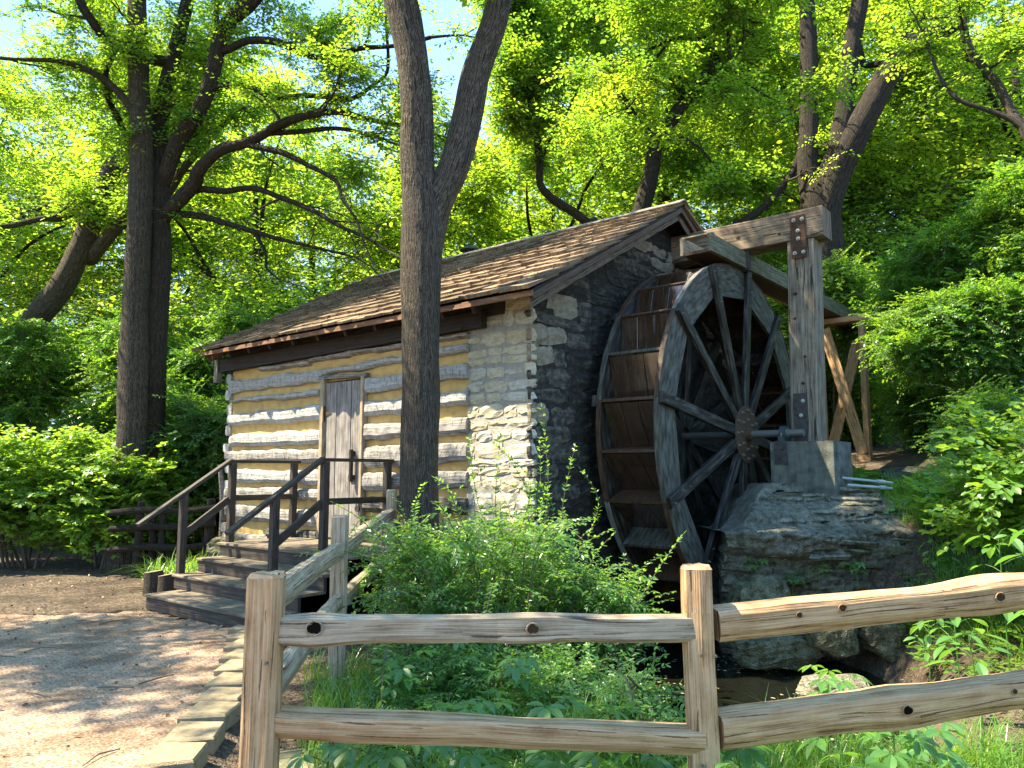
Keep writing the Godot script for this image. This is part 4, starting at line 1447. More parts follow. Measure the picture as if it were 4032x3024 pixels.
# a split rail: rough five-sided section, wavering, with swellings at its knots [along, swell, width, hole?]
func rail(par: Node3D, p: Vector3, q: Vector3, h0: float, dp: float, m: Material, knots := [], shape := 0) -> void:
	var d := (q - p).normalized()
	var s := d.cross(Vector3.UP).normalized()
	var t := s.cross(d).normalized()
	if s.z < 0:
		s = -s
		# keep the section counter-clockwise
	var prof: Array
	var a := dp / 2
	var b := h0 / 2
	if shape == 0:
		prof = [Vector2(a * 0.75, -b), Vector2(a, -b * 0.72), Vector2(a * 0.92, b * 0.7), Vector2(a * 0.4, b), Vector2(-a * 0.6, b * 0.9), Vector2(-a, b * 0.1), Vector2(-a * 0.6, -b * 0.9)]
	else:
		prof = [Vector2(a * 0.55, -b), Vector2(a * 0.95, -b * 0.35), Vector2(a, b * 0.55), Vector2(a * 0.85, b * 0.86), Vector2(-a * 0.7, b), Vector2(-a, b * 0.2), Vector2(-a * 0.5, -b * 0.9)]
	var flip := s.cross(t).dot(d) < 0
	if flip:
		for k in prof.size():
			prof[k] = Vector2(-prof[k].x, prof[k].y)
		prof.reverse()
		s = -s
	# order must turn the same way as in bar(): right, up, left, down
	var mb := MB.new()
	var bul := []
	for k in knots:
		bul.append([k[0], k[1], k[2]])
	prof_sweep(mb, p, q, s, t, prof, 0.014, 26, 0.8, bul)
	var r := part(par, "rail", mb, m)
	var front := s if s.z > 0 else -s
	for k in knots:
		var c: Vector3 = p + d * k[0] + front * (a * (1.0 + k[1]) * 1.0 + 0.004) + t * k[3]
		var rr: float = k[4]
		var kb := MB.new()
		var ring := []
		for j in 13:
			var an := TAU * j / 12
			ring.append(c + d * cos(an) * rr * 1.2 + t * sin(an) * rr + front * 0.002)
		var rad := []
		for j in 13:
			rad.append(rr * 0.13)
		tube(kb, ring, rad, 6, 0.15, 1.0, 1)
		part(r, "knot", kb, m)
		kb = MB.new()
		var n := 12
		for j in n:
			var an := TAU * j / n
			var ao := TAU * (j + 1) / n
			var q0 := 1.0 + 0.2 * sin(an * 3.0 + rr * 400.0) + 0.1 * sin(an * 5.0)
			var q1 := 1.0 + 0.2 * sin(ao * 3.0 + rr * 400.0) + 0.1 * sin(ao * 5.0)
			var e0 := c + (d * cos(an) * 1.05 + t * sin(an) * 0.85) * rr * q0 + front * 0.003
			var e1 := c + (d * cos(ao) * 1.05 + t * sin(ao) * 0.85) * rr * q1 + front * 0.003
			kb.tri(c + front * 0.001, e0, e1)
		part(r, "knot_hole", kb, M.black if k[5] else M.knot)

func fence_post(par: Node3D, b: Vector3, top: float, w: float, yaw: float, m: Material, lean := 0.0) -> MeshInstance3D:
	var mb := MB.new()
	var f := Vector3(sin(yaw), 0, cos(yaw))
	var h := top - b.y
	var hw := w / 2
	# squarish, with the corners knocked off and the top weathered round
	var prof := []
	for k in 16:
		var a := TAU * k / 16 + 0.1
		var c := Vector2(cos(a), sin(a))
		var q := 1.0 / pow(pow(absf(c.x), 5) + pow(absf(c.y), 5), 0.2)
		prof.append(c * hw * q * rf(0.94, 1.03))
	var s := Vector3(cos(yaw), 0, -sin(yaw))
	var p1 := b + s * lean
	prof_sweep(mb, b, b + Vector3(0, h - 0.012, 0) + s * lean, -s, f, prof, 0.006, 12, 0.8)
	# rounded cap
	var ring := []
	var ring2 := []
	var tp := b + Vector3(0, h - 0.012, 0) + s * lean
	for k in 16:
		var pr: Vector2 = prof[k]
		ring.append(tp - s * pr.x + f * pr.y)
		ring2.append(tp - s * pr.x * 0.86 + f * pr.y * 0.86 + Vector3(0, rf(0.010, 0.018), 0))
	for k in 16:
		var k2 := (k + 1) % 16
		mb.quad(ring[k2], ring[k], ring2[k], ring2[k2], Vector2(0, k * 0.03), Vector2(0, k * 0.03), Vector2(0.02, k * 0.03), Vector2(0.02, k * 0.03))
		mb.tri(tp + Vector3(0, 0.017, 0), ring2[k2], ring2[k], Vector2(0.1, 0.1), Vector2(0.13, k * 0.01), Vector2(0.13, k * 0.01 + 0.01))
	return part(par, "post", mb, m)

func build_fence() -> void:
	var t := thing("split_rail_fence", "tan split-rail cedar fence with knotty rails across the foreground", "fence", Vector3(0.0, -0.1, -3.2))
	var p1 := Vector3(-0.945, -0.45, -3.0)
	var p2 := Vector3(0.795, -0.45, -3.3)
	var p3 := Vector3(2.75, -0.35, -3.63)
	var p4 := Vector3(-1.366, -0.45, -6.2)
	var p5 := Vector3(-1.29, -0.4, -8.35)
	var a := fence_post(t, p1, 1.215, 0.135, 0.06, M.wood_tan, 0.012)
	var b := fence_post(t, p2, 1.21, 0.125, -0.12, M.wood_tan, -0.02)
	fence_post(t, p3, 1.3, 0.13, 0.1, M.wood_tan)
	fence_post(t, p4, 1.255, 0.135, 0.25, M.wood_pale)
	fence_post(t, p5, 1.41, 0.115, 0.2, M.wood_pale)
	# nails
	for q in [[a, Vector3(-0.905, 0.90, -2.925)], [a, Vector3(-0.905, 0.48, -2.925)], [b, Vector3(0.77, 0.86, -3.232)], [b, Vector3(0.83, 0.855, -3.235)], [b, Vector3(0.76, 0.36, -3.232)], [b, Vector3(0.82, 0.36, -3.235)], [b, Vector3(0.765, 0.43, -3.232)]]:
		var nb := MB.new()
		cyl(nb, q[1] - Vector3(0, 0, 0.02), q[1] + Vector3(0, 0, 0.003), 0.0055, 8)
		part(q[0], "nail", nb, M.shaft)
	# [from, to, height, depth, material, knots]
	rail(t, Vector3(-0.90, 1.012, -3.01), Vector3(0.77, 0.962, -3.29), 0.105, 0.10, M.wood_pale, [[0.15, 0.22, 0.09, 0.010, 0.026, true], [0.985, 0.16, 0.13, 0.005, 0.022, false]], 0)
	rail(t, Vector3(-0.90, 0.672, -3.01), Vector3(0.77, 0.51, -3.29), 0.105, 0.115, M.wood_tan, [], 1)
	rail(t, Vector3(0.845, 0.965, -3.31), Vector3(2.75, 1.085, -3.63), 0.135, 0.12, M.wood_tan, [[0.35, 0.05, 0.1, 0.02, 0.012, false], [0.55, 0.05, 0.08, 0.03, 0.016, false], [1.30, 0.2, 0.18, 0.01, 0.02, false]], 1)
	rail(t, Vector3(0.845, 0.545, -3.31), Vector3(2.75, 0.655, -3.63), 0.145, 0.125, M.wood_tan, [[0.82, 0.16, 0.14, 0.012, 0.021, true], [1.35, -0.08, 0.1, 0.03, 0.012, false]], 1)
	rail(t, Vector3(-0.955, 1.09, -3.05), Vector3(-1.36, 0.99, -6.16), 0.13, 0.09, M.wood_pale, [], 0)
	rail(t, Vector3(-0.955, 0.74, -3.05), Vector3(-1.36, 0.60, -6.16), 0.12, 0.09, M.wood_pale, [], 0)
	rail(t, Vector3(-1.366, 0.99, -6.24), Vector3(-1.29, 1.16, -8.3), 0.12, 0.09, M.wood_pale, [], 0)
	rail(t, Vector3(-1.366, 0.58, -6.24), Vector3(-1.29, 0.75, -8.3), 0.12, 0.09, M.wood_pale, [], 0)
	# the old dark fence by the far corner
	t = thing("rustic_fence", "dark rustic fence of round poles under the shrubs left of the steps", "fence", Vector3(-5.3, 0, -12))
	for p in [[-5.75, -12.0, 1.15, 0.06], [-5.58, -12.1, 0.95, 0.05], [-5.42, -12.05, 0.98, 0.055], [-4.75, -12.2, 1.18, 0.075]]:
		var mb := MB.new()
		tube(mb, [Vector3(p[0], -0.2, p[1]), Vector3(p[0] + 0.02, p[2] * 0.5, p[1]), Vector3(p[0] + 0.03, p[2], p[1])], [p[3] * 1.1, p[3], p[3] * 0.9], 9, 0.15, 1.5, 3, true)
		part(t, "post", mb, M.bark_dark)
	for p in [[1.0, 0.02], [0.76, 0.0], [0.44, 0.02]]:
		var mb := MB.new()
		tube(mb, [Vector3(-6.15, p[0] - 0.03, -11.93), Vector3(-5.6, p[0] + p[1], -11.97), Vector3(-5.1, p[0], -12.03), Vector3(-4.6, p[0] + 0.05, -12.1)], [0.05, 0.055, 0.05, 0.045], 9, 0.2, 1.5, 4, true)
		part(t, "rail", mb, M.bark_dark)
	var mb := MB.new()
	tube(mb, [Vector3(-4.68, 0.0, -12.6), Vector3(-4.66, 1.0, -12.55), Vector3(-4.72, 1.72, -12.5)], [0.06, 0.05, 0.035], 9, 0.25, 1.5, 4, true)
	solo("dead_snag", mb, M.wood_grey, "pale bare snag standing between the dark pole fence and the mill corner", "snag", Vector3.ZERO)

func build_edging() -> void:
	var d := 3.45
	var names := ["nearest to the lid", "second from the lid", "third from the lid", "fourth from the lid", "fifth from the lid", "sixth from the lid", "seventh from the steps", "sixth from the steps", "fifth from the steps", "fourth from the steps", "third from the steps", "second from the steps", "next to the steps"]
	var k := 0
	while k < 12:
		var L := 0.395
		var mb := MB.new()
		var x := kerb_x(d + L / 2)
		var x2 := kerb_x(d + L / 2 + 0.05)
		var yaw := atan2(x2 - x, 0.05)
		# a tapered wall block: long split face to the path, the back narrower
		var w := 0.27
		var f := [Vector3(-0.02, 0, L / 2 - 0.010), Vector3(w, 0, L / 2 - 0.06), Vector3(w, 0, -L / 2 + 0.05), Vector3(-0.02, 0, -L / 2 + 0.010)]
		var hh := 0.062 + rf(-0.008, 0.008)
		var top := []
		var bot := []
		var bev := []
		for p in f:
			var pj: Vector3 = p + Vector3(rf(-0.008, 0.008), 0, rf(-0.006, 0.006))
			bot.append(pj + Vector3(0, -0.22, 0))
			bev.append(pj + Vector3(0, hh - 0.012, 0))
			var inn := Vector3(pj.x, 0, pj.z).lerp(Vector3(w / 2, 0, 0), 0.06)
			top.append(Vector3(inn.x, hh + rf(-0.004, 0.004), inn.z))
		mb.quad(top[0], top[1], top[2], top[3])
		for j in 4:
			var j2 := (j + 1) % 4
			mb.quad(bev[j], bev[j2], top[j2], top[j])
			mb.quad(bot[j], bot[j2], bev[j2], bev[j])
		var m := solo("edging_block", mb, M.block, "tan concrete edging block along the gravel path, %s" % names[k], "edging block", Vector3(x, 0, -(d + L / 2)), "edging blocks along the gravel path")
		m.rotation.y = yaw + rf(-0.05, 0.05) + 0.20
		d += L
		k += 1
	# box lid
	var t := thing("valve_box_lid", "pale ribbed plastic utility box lid in the soil behind the left fence post", "lid", Vector3(-1.45, -0.13, -4.62))
	var lb := MB.new()
	var X := 0.30
	var Z := 0.23
	lb.box(Vector3(-X, 0.0, -Z), Vector3(X, 0.035, Z))
	part(t, "lid", lb, M.lid, Vector3.ZERO)
	lb = MB.new()
	for q in [[-X, -Z, X, -Z + 0.02], [-X, Z - 0.02, X, Z], [-X, -Z + 0.02, -X + 0.02, Z - 0.02], [X - 0.02, -Z + 0.02, X, Z - 0.02]]:
		lb.box(Vector3(q[0], 0.035, q[1]), Vector3(q[2], 0.045, q[3]))
	part(t, "rim", lb, M.lid, Vector3.ZERO)
	for side in 2:
		for j in 9:
			lb = MB.new()
			var z0 := (-Z + 0.032 + j * 0.009) if side == 0 else (Z - 0.036 - j * 0.009)
			lb.box(Vector3(-X + 0.03, 0.035, z0), Vector3(X - 0.03, 0.041, z0 + 0.0045))
			part(t, "rib", lb, M.lid, Vector3.ZERO)
	lb = MB.new()
	lb.box(Vector3(-X + 0.03, 0.035, -0.11), Vector3(X - 0.03, 0.040, 0.11))
	part(t, "panel", lb, M.lid, Vector3.ZERO)
	t.rotation.y = 0.42
	# log edging by the steps
	for q in [[-4.72, -10.35, 0.30, 0.125, "left"], [-4.50, -10.25, 0.27, 0.115, "right"]]:
		var sb := MB.new()
		tube(sb, [Vector3(0, -0.15, 0), Vector3(0.01, q[2] * 0.6, 0), Vector3(0, q[2], 0)], [q[3] * 1.05, q[3], q[3] * 0.96], 14, 0.12, 2.0, 3, true)
		solo("log_stub", sb, M.bark, "short weathered log set upright beside the bottom step, the %s one of two" % q[4], "log stub", Vector3(q[0], 0, q[1]), "upright log stubs")

func build_rocks() -> void:
	# the ledge that carries the pier
	var t := thing("rock_ledge", "mossy layered limestone ledge under the concrete pier by the pond", "rock outcrop", Vector3(3.4, -0.6, -9.3))
	# one rugged face: beds of limestone that step in and out, each bed broken along its length
	var ob := MB.new()
	var g := []
	var NX := 110
	var NY := 84
	for jy in NY + 1:
		var row := []
		for ix in NX + 1:
			var x := lerpf(2.45, 5.35, float(ix) / NX)
			var f := float(jy) / NY
			var top := 1.46 - 0.42 * sm(4.15, 5.3, x) - 0.55 * sm(3.3, 2.5, x)
			var y := lerpf(-0.75, top, f)
			var warp := 0.09 * nz.get_noise_2d(x * 55.0, 10.0) + 0.05 * nz.get_noise_2d(x * 160.0, y * 60.0)
			var bed := floorf((y + warp) * 11.0)
			var blockn := floorf(x * 2.6 + 0.7 * sin(bed * 2.3) + 0.35 * nz.get_noise_2d(x * 200.0, bed * 31.0))
			var step := 0.10 * nz.get_noise_2d(blockn * 61.0, bed * 97.0) + 0.05 * nz.get_noise_2d(x * 110.0, bed * 130.0)
			var frac := (y + warp) * 11.0 - bed
			step -= 0.035 * (pow(absf(frac - 0.5) * 2.0, 3.0))
			var fine := 0.035 * nz.get_noise_3d(x * 330.0, y * 330.0, 5.0) + 0.02 * nz.get_noise_3d(x * 800.0, y * 900.0, 9.0)
			var front := 8.72 + 0.30 * sm(0.92, 1.02, y) + 0.95 * sm(1.0, 1.46, y) * 0.8
			front -= 0.16 * sm(0.62, 0.74, y) * (1.0 - sm(0.92, 1.0, y)) * sm(3.9, 2.9, x)
			front += 0.10 * sm(0.2, -0.7, y) + 0.10 * (x - 2.6) * 0.5 + 0.45 * sm(2.75, 2.45, x) + 0.25 * sm(4.6, 5.35, x)
			row.append(Vector3(x + 0.03 * nz.get_noise_2d(y * 200.0, x * 90.0), y + 0.3 * fine, -(front - (step + fine) * 1.25)))
		# the upper lip runs back level
		g.append(row)
	for jy in NY:
		for ix in NX:
			ob.quad(g[jy][ix], g[jy][ix + 1], g[jy + 1][ix + 1], g[jy + 1][ix])
	for ix in NX:
		var a: Vector3 = g[NY][ix]
		var b: Vector3 = g[NY][ix + 1]
		ob.quad(a, b, b + Vector3(0, -0.02, -1.3), a + Vector3(0, -0.02, -1.3))
	for jy in NY:
		for e in [0, NX]:
			var a: Vector3 = g[jy][e]
			var b: Vector3 = g[jy + 1][e]
			ob.quad(a, b, b + Vector3(0.2, 0, -1.1), a + Vector3(0.2, 0, -1.1))
	part(t, "rock_face", ob, M.rock_ledge)
	for k in 30:
		var x := rf(2.85, 4.9)
		var y := rf(0.68, 0.95) if k < 11 else rf(0.98, 1.42)
		if k >= 11:
			x = rf(3.05 + (y - 0.98) * 0.9, 4.6)
		var s := MeshInstance3D.new()
		s.name = "rock_slab"
		s.mesh = slab(rf(0.22, 0.5), rf(0.18, 0.34), rf(0.04, 0.09))
		s.material_override = [M.rock, M.rock, M.rock_moss][rng.randi() % 3]
		var front := 8.72 + (x - 2.6) * 0.05 + (0.08 if k < 11 else 0.42 + (y - 0.98) * 1.7)
		s.transform = Transform3D(Basis.from_euler(Vector3(rf(-0.05, 0.16), rf(-0.8, 0.8), rf(-0.10, 0.10))), Vector3(x, y, -front - 0.05) - t.position)
		t.add_child(s, true)
	# boulders round the pond
	var list := [
		[3.35, -0.05, -8.35, 0.30, 0.27, 0.28, "grey boulder at the pond's edge, the middle one under the upper rail", 0], [3.98, -0.05, -8.3, 0.40, 0.30, 0.32, "large squarish grey boulder right of the middle one below the ledge", 0],
		[4.65, 0.0, -8.5, 0.36, 0.28, 0.35, "brownish boulder at the right end of the row below the ledge", 0], [2.85, -0.32, -8.55, 0.55, 0.20, 0.28, "long low rock at the waterline under the ledge's left end", 0],
		[3.05, -0.47, -7.55, 0.36, 0.15, 0.26, "low pale rock lying in the pond water", 1], [2.72, 0.15, -8.75, 0.34, 0.34, 0.30, "knobbly rock at the ledge foot beside the water wheel", 0],
		[3.9, -0.44, -7.35, 0.3, 0.10, 0.25, "flat brown rock on the muddy right bank of the pond", 0], [4.35, -0.25, -7.2, 0.28, 0.2, 0.25, "sunlit pale stone among grass on the pond's right bank", 1],
		[6.2, 1.25, -11.4, 1.5, 0.55, 0.9, "big dark sloping rock behind the pier, left of the thicket", 2], [4.9, 1.15, -11.0, 0.55, 0.22, 0.5, "dark flat rock between the pier and the pale trestle", 2],
		[0.95, 0.0, -9.0, 0.45, 0.35, 0.4, "dark wet rock in the wheel pit against the gable", 2], [-4.3, 0.42, -12.0, 0.35, 0.22, 0.25, "mossy stone at the mill's far corner behind the landing", 0],
		[4.62, 0.32, -8.95, 0.5, 0.36, 0.4, "mossy block of rock at the ledge's right shoulder", 0], [5.1, 0.35, -8.3, 0.42, 0.3, 0.4, "half-buried stone on the right bank beside the low bright shrub", 0],
		[-0.75, -0.25, -5.3, 0.28, 0.16, 0.2, "pale stone in the grass behind the front fence, left", 1], [1.35, -0.25, -4.9, 0.25, 0.18, 0.2, "stone in tall grass under the right lower rail", 1]]
	for b in list:
		var m := boulder(Vector3(b[3], b[4], b[5]), 0.28, 0.12, 9)
		solo("boulder", m, [M.rock_moss, M.rock, M.rock_dark][b[7]], b[6], "boulder", Vector3(b[0], b[1], b[2]), "boulders round the pond")
	# white pipes
	for q in [[Vector3(4.1, 1.53, -9.75), Vector3(4.85, 1.46, -9.9), "upper"], [Vector3(4.15, 1.44, -9.6), Vector3(4.75, 1.395, -9.7), "lower"]]:
		var pb := MB.new()
		cyl(pb, Vector3.ZERO, q[1] - q[0], 0.018, 12)
		cyl(pb, (q[1] - q[0]) * 0.72, (q[1] - q[0]) * 0.86, 0.028, 12)
		solo("plastic_pipe", pb, M.pvc, "white plastic water pipe right of the pier, the %s one of two" % q[2], "pipe", q[0], "white pipes beside the pier")

# ---------------------------------------------------------------- low plants
func grass_tuft(n: int, L: float, W: float, spread: float, arch: float) -> ArrayMesh:
	var mb := MB.new()
	for k in n:
		var a := rf(0, TAU)
		var p := Vector3(rf(-1, 1), 0, rf(-1, 1)) * spread * 0.4
		var d := Vector3(cos(a), 0, sin(a))
		var s := d.cross(Vector3.UP) * W * 0.5
		var len := L * rf(0.5, 1.1)
		var out := arch * rf(0.3, 1.2)
		var prev := [p - s, p + s]
		for j in range(1, 5):
			var f := j / 4.0
			var c := p + d * len * out * f * f + Vector3.UP * len * (f - 0.42 * out * f * f * f)
			var w := s * (1.0 - 0.92 * f * f)
			mb.quad(prev[0], prev[1], c + w, c - w)
			prev = [c - w, c + w]
	return mb.mesh()

func scatter(nm: String, mesh: Mesh, m: Material, list: Array) -> void:
	var i := multi(self, numbered(nm), mesh, m, list)
	i.set_meta("kind", "stuff")

# one leaf of five leaflets
func palm_leaf(L: float, n: int) -> ArrayMesh:
	var mb := MB.new()
	for k in n:
		var f := (k - (n - 1) / 2.0) / maxf(1.0, (n - 1) / 2.0)
		var a := f * 1.75
		var len := L * (1.0 - 0.32 * absf(f)) * rf(0.92, 1.05)
		var W := len * 0.46
		var d := Vector3(sin(a), rf(-0.22, 0.02), cos(a)).normalized()
		var s := Vector3.UP.cross(d).normalized()
		var up := d.cross(s).normalized()
		var b := d * L * 0.10
		var xs := [0.0, 0.14, 0.2, 0.34, 0.4, 0.55, 0.6, 0.74, 0.79, 0.9, 1.0]
		var ws := [0.03, 0.26, 0.30, 0.46, 0.45, 0.50, 0.44, 0.36, 0.28, 0.16, 0.0]
		for j in xs.size() - 1:
			var c0: Vector3 = b + d * len * xs[j] - up * len * 0.16 * xs[j] * xs[j]
			var c1: Vector3 = b + d * len * xs[j + 1] - up * len * 0.16 * xs[j + 1] * xs[j + 1]
			for g in [-1.0, 1.0]:
				var e0: Vector3 = c0 + s * g * W * ws[j] + up * W * 0.16 * ws[j] * 2.0
				var e1: Vector3 = c1 + s * g * W * ws[j + 1] + up * W * 0.16 * ws[j + 1] * 2.0
				if g > 0:
					mb.quad(c0, c1, e1, e0)
				else:
					mb.quad(c0, e0, e1, c1)
	return mb.mesh()

var palms := []
func creeper(at: Vector3, h: float, n: int, L: float, label: String, m: Material, five := true, group := "five-leaved creepers along the fence") -> void:
	var t := thing("creeper_plant" if five else "broadleaf_seedling", label, "plant", at, group)
	var sb := MB.new()
	var tip := Vector3(rf(-0.06, 0.06), h, rf(-0.06, 0.06))
	tube(sb, [Vector3(0, -0.05, 0), tip * 0.5, tip], [0.006, 0.005, 0.004], 5, 0, 1, 2)
	for k in n:
		var f := 0.45 + 0.55 * (k + 1.0) / n
		var p := tip * f
		var a := k * 2.4 + rf(-0.4, 0.4)
		var q := p + Vector3(cos(a), rf(0.3, 0.7), sin(a)) * L * rf(0.5, 1.1)
		tube(sb, [p, p.lerp(q, 0.5) + Vector3(0, 0.01, 0), q], [0.003, 0.0025, 0.002], 4)
		var i := MeshInstance3D.new()
		i.name = "leaf"
		i.mesh = palms[rng.randi() % 3 + (0 if five else 3)]
		i.material_override = m
		var b := Basis(Vector3.UP, -a + PI / 2) * Basis(Vector3.RIGHT, rf(0.0, 0.55)) * Basis(Vector3.BACK, rf(-0.3, 0.3))
		i.transform = Transform3D(b.scaled(Vector3.ONE * L * rf(0.8, 1.2)), q)
		t.add_child(i, true)
	part(t, "stem", sb, M.grass_d, Vector3.ZERO)

# an arching spray with paired leaves, built stem by stem
func sprays(par: Node3D, list: Array, L: float, W: float, lm: Material) -> void:
	for s in list:
		var mb := MB.new()
		var lb := MB.new()
		var P: Array = s
		var pts := []
		for i in P.size() - 1:
			for k in 5:
				pts.append((P[i] as Vector3).cubic_interpolate(P[i + 1], P[maxi(i - 1, 0)], P[mini(i + 2, P.size() - 1)], k / 5.0))
		pts.append(P[-1])
		var rad := []
		for i in pts.size():
			rad.append(lerpf(0.007, 0.0015, float(i) / pts.size()))
		tube(mb, pts, rad, 5)
		var acc := 0.0
		for i in range(int(pts.size() * 0.25), pts.size() - 1):
			var a: Vector3 = pts[i]
			var b: Vector3 = pts[i + 1]
			acc += a.distance_to(b)
			while acc > L * 0.62:
				acc -= L * 0.62
				var q := a.lerp(b, rng.randf())
				var d := (b - a).normalized()
				var side := d.cross(Vector3.UP + Vector3(rf(-0.5, 0.5), 0, rf(-0.5, 0.5))).normalized()
				for g in [-1.0, 1.0]:
					var ld: Vector3 = (side * g + d * rf(0.4, 0.8) + Vector3(0, rf(-0.2, 0.4), 0)).normalized()
					var nr := (Vector3.UP + rdir() * 0.5).normalized()
					leaf(lb, q, ld, (nr - ld * nr.dot(ld)).normalized(), L * rf(0.75, 1.15), W * rf(0.8, 1.15))
		leaf(lb, pts[-1], (pts[-1] - pts[-2]).normalized(), Vector3.UP, L, W)
		var st := part(par, "stem", mb, M.twig_grey)
		part(st, "leaves", lb, lm)

func build_low_plants() -> void:
	for k in 3:
		palms.append(palm_leaf(1.0, 5))
	for k in 3:
		palms.append(palm_leaf(1.0, [1, 3, 1][k]))
	# grass
	var tuft := [grass_tuft(26, 0.34, 0.007, 0.22, 0.7), grass_tuft(22, 0.42, 0.008, 0.2, 0.9), grass_tuft(30, 0.26, 0.006, 0.25, 1.0)]
	var lists := [[], [], []]
	for k in 6500:
		var x := rf(-1.6, 7.5)
		var d := rf(2.2, 13.0)
		var e := sqrt(pow((x - 1.7) / 2.2, 2) + pow((d - 8.7) / 2.5, 2))
		if e < 1.02 or x < kerb_x(d) + 0.75 or in_path(x, d):
			continue
		if x > 2.2 and x < 4.6 and d > 8.2 and d < 10.6:
			continue
		var dens := nz.get_noise_2d(x * 40.0, d * 40.0)
		if d > 4.9 and x > 0.7 and x < 4.0 and d < 9.0:
			continue
		var front := d < 6.4
		if dens < (-0.5 if d < 4.9 else (-0.12 if front else 0.02)) and not (x > 4.0 and d < 10.2):
			continue
		if (x > 4.9 and d > 10.2) or (x < 0.6 and d > 6.6):
			continue
		if x < -0.35 and d < 5.0 and rng.randf() < 0.75:
			continue
		var b := Basis(Vector3.UP, rf(0, TAU)).scaled(Vector3(1, rf(0.7, 1.2), 1) * rf(0.7, 1.15))
		lists[rng.randi() % 3].append(Transform3D(b, Vector3(x, ground(x, -d) - 0.01, -d)))
	for k in 3:
		scatter("grass", tuft[k], [M.grass, M.grass_d, M.grass][k], lists[k])
	# strap-leaved clumps left of the steps
	for q in [[-4.55, -10.9, 1.0, "nearest the steps"], [-4.95, -11.2, 0.9, "behind the log stubs"], [-4.3, -11.45, 0.9, "beside the landing"], [-4.75, -11.7, 0.8, "against the pole fence"]]:
		var t := solo("strap_leaf_clump", grass_tuft(150, 0.62 * q[2], 0.013, 0.55, 1.2), M.grass_d if q[0] < -4.8 else M.grass, "clump of arching strap leaves left of the steps, %s" % q[3], "plant", Vector3(q[0], 0.0, q[1]), "strap-leaved clumps by the steps")
	# five-leaved creepers along the bottom
	var spots := [[-0.62, -3.35, 0.30], [-0.42, -3.75, 0.26], [-0.15, -3.9, 0.25], [0.05, -3.45, 0.24], [0.22, -3.75, 0.3], [0.42, -3.3, 0.27], [0.6, -3.6, 0.3], [0.86, -3.05, 0.22], [1.02, -3.5, 0.28], [0.2, -4.3, 0.25], [-0.25, -4.6, 0.3], [0.62, -4.2, 0.25], [-0.75, -5.4, 0.35], [-0.35, -5.7, 0.4], [0.0, -5.3, 0.35], [0.3, -5.8, 0.3], [-0.9, -3.9, 0.18], [2.3, -5.6, 0.45], [2.05, -5.2, 0.35], [1.85, -3.9, 0.3], [2.2, -4.2, 0.35], [1.5, -3.6, 0.22], [-0.5, -3.2, 0.28], [-0.25, -3.5, 0.3], [0.1, -3.15, 0.26], [0.35, -3.55, 0.3], [1.15, -3.15, 0.2]]
	var ordn := ["first", "second", "third", "fourth", "fifth", "sixth", "seventh", "eighth", "ninth", "tenth", "eleventh", "twelfth", "thirteenth", "fourteenth"]
	spots.sort_custom(func(p, q): return p[0] / p[1] > q[0] / q[1])
	for si in spots.size():
		var s: Array = spots[si]
		var x: float = s[0]
		var z: float = s[1]
		var lb := "five-leaved creeper low by the fence, %s counted from the %s" % ([ordn[si], "left post"] if si < 14 else [ordn[mini(spots.size() - 1 - si, 13)], "right end"])
		creeper(Vector3(x, ground(x, z), z), s[2] + (0.30 if z > -4.0 else 0.08), rng.randi_range(6, 9), 0.12, lb, M.broad if rng.randf() < 0.7 else M.broad_y)
	var cn := 0
	for s in [[2.75, -8.72, 0.62], [3.35, -8.6, 0.55], [3.75, -8.5, 0.6], [3.1, -8.75, 0.45], [4.25, -8.3, 0.5]]:
		creeper(Vector3(s[0], s[2] - 0.2, s[1]), 0.2, 6, 0.09, "small creeper in a crack of the limestone ledge, %s from the wheel" % ["first", "third", "fourth", "second", "last"][cn], M.broad_y, true, "creepers on the ledge")
		cn += 1
	var cover := []
	for k in 170:
		var x := rf(-1.0, 1.3)
		var d := rf(4.4, 6.5)
		if x < kerb_x(d) + 1.0:
			continue
		cover.append(Transform3D(Basis(Vector3.UP, rf(0, TAU)).scaled(Vector3(1, 0.8, 1) * rf(0.5, 0.95)), Vector3(x, ground(x, -d) + rf(0.05, 0.22), -d)))
	for k in 420:
		var x := rf(3.7, 8.0)
		var d := rf(5.6, 12.5)
		var e := sqrt(pow((x - 1.7) / 2.2, 2) + pow((d - 8.7) / 2.5, 2))
		if e < 1.12 or (x < 4.5 and d > 8.3 and d < 10.6) or (x > 5.3 and d > 10.4 and x < 7.2):
			continue
		cover.append(Transform3D(Basis(Vector3.UP, rf(0, TAU)).scaled(Vector3(1, 0.55, 1) * rf(0.5, 0.9)), Vector3(x, ground(x, -d) + 0.07, -d)))
	for k in 2:
		var half := cover.slice(0, cover.size() / 2) if k == 0 else cover.slice(cover.size() / 2)
		multi(self, numbered("ground_cover"), CL.bush[k] if k == 0 else CL.round[0], null, half).set_meta("kind", "stuff")
	# broad-leaved saplings at the right edge
	var sap := [[3.25, -4.6, 1.35, 9, 0.15], [3.5, -5.2, 1.1, 9, 0.15], [3.15, -5.6, 0.9, 8, 0.14], [3.75, -6.0, 1.2, 10, 0.14], [2.95, -5.0, 0.7, 8, 0.14], [4.3, -6.8, 1.1, 9, 0.13], [4.0, -7.4, 0.9, 9, 0.12], [3.45, -6.6, 0.7, 8, 0.12], [4.8, -7.9, 1.0, 9, 0.12]]
	cn = 0
	sap.sort_custom(func(p, q): return p[0] / p[1] > q[0] / q[1])
	for s in sap:
		creeper(Vector3(s[0], ground(s[0], s[1]), s[1]), s[2], int(s[3]) + 4, s[4], "young broad-leaved sapling on the right bank, %s from the pond" % ordn[cn], M.broad_y, false, "saplings on the right bank")
		cn += 1

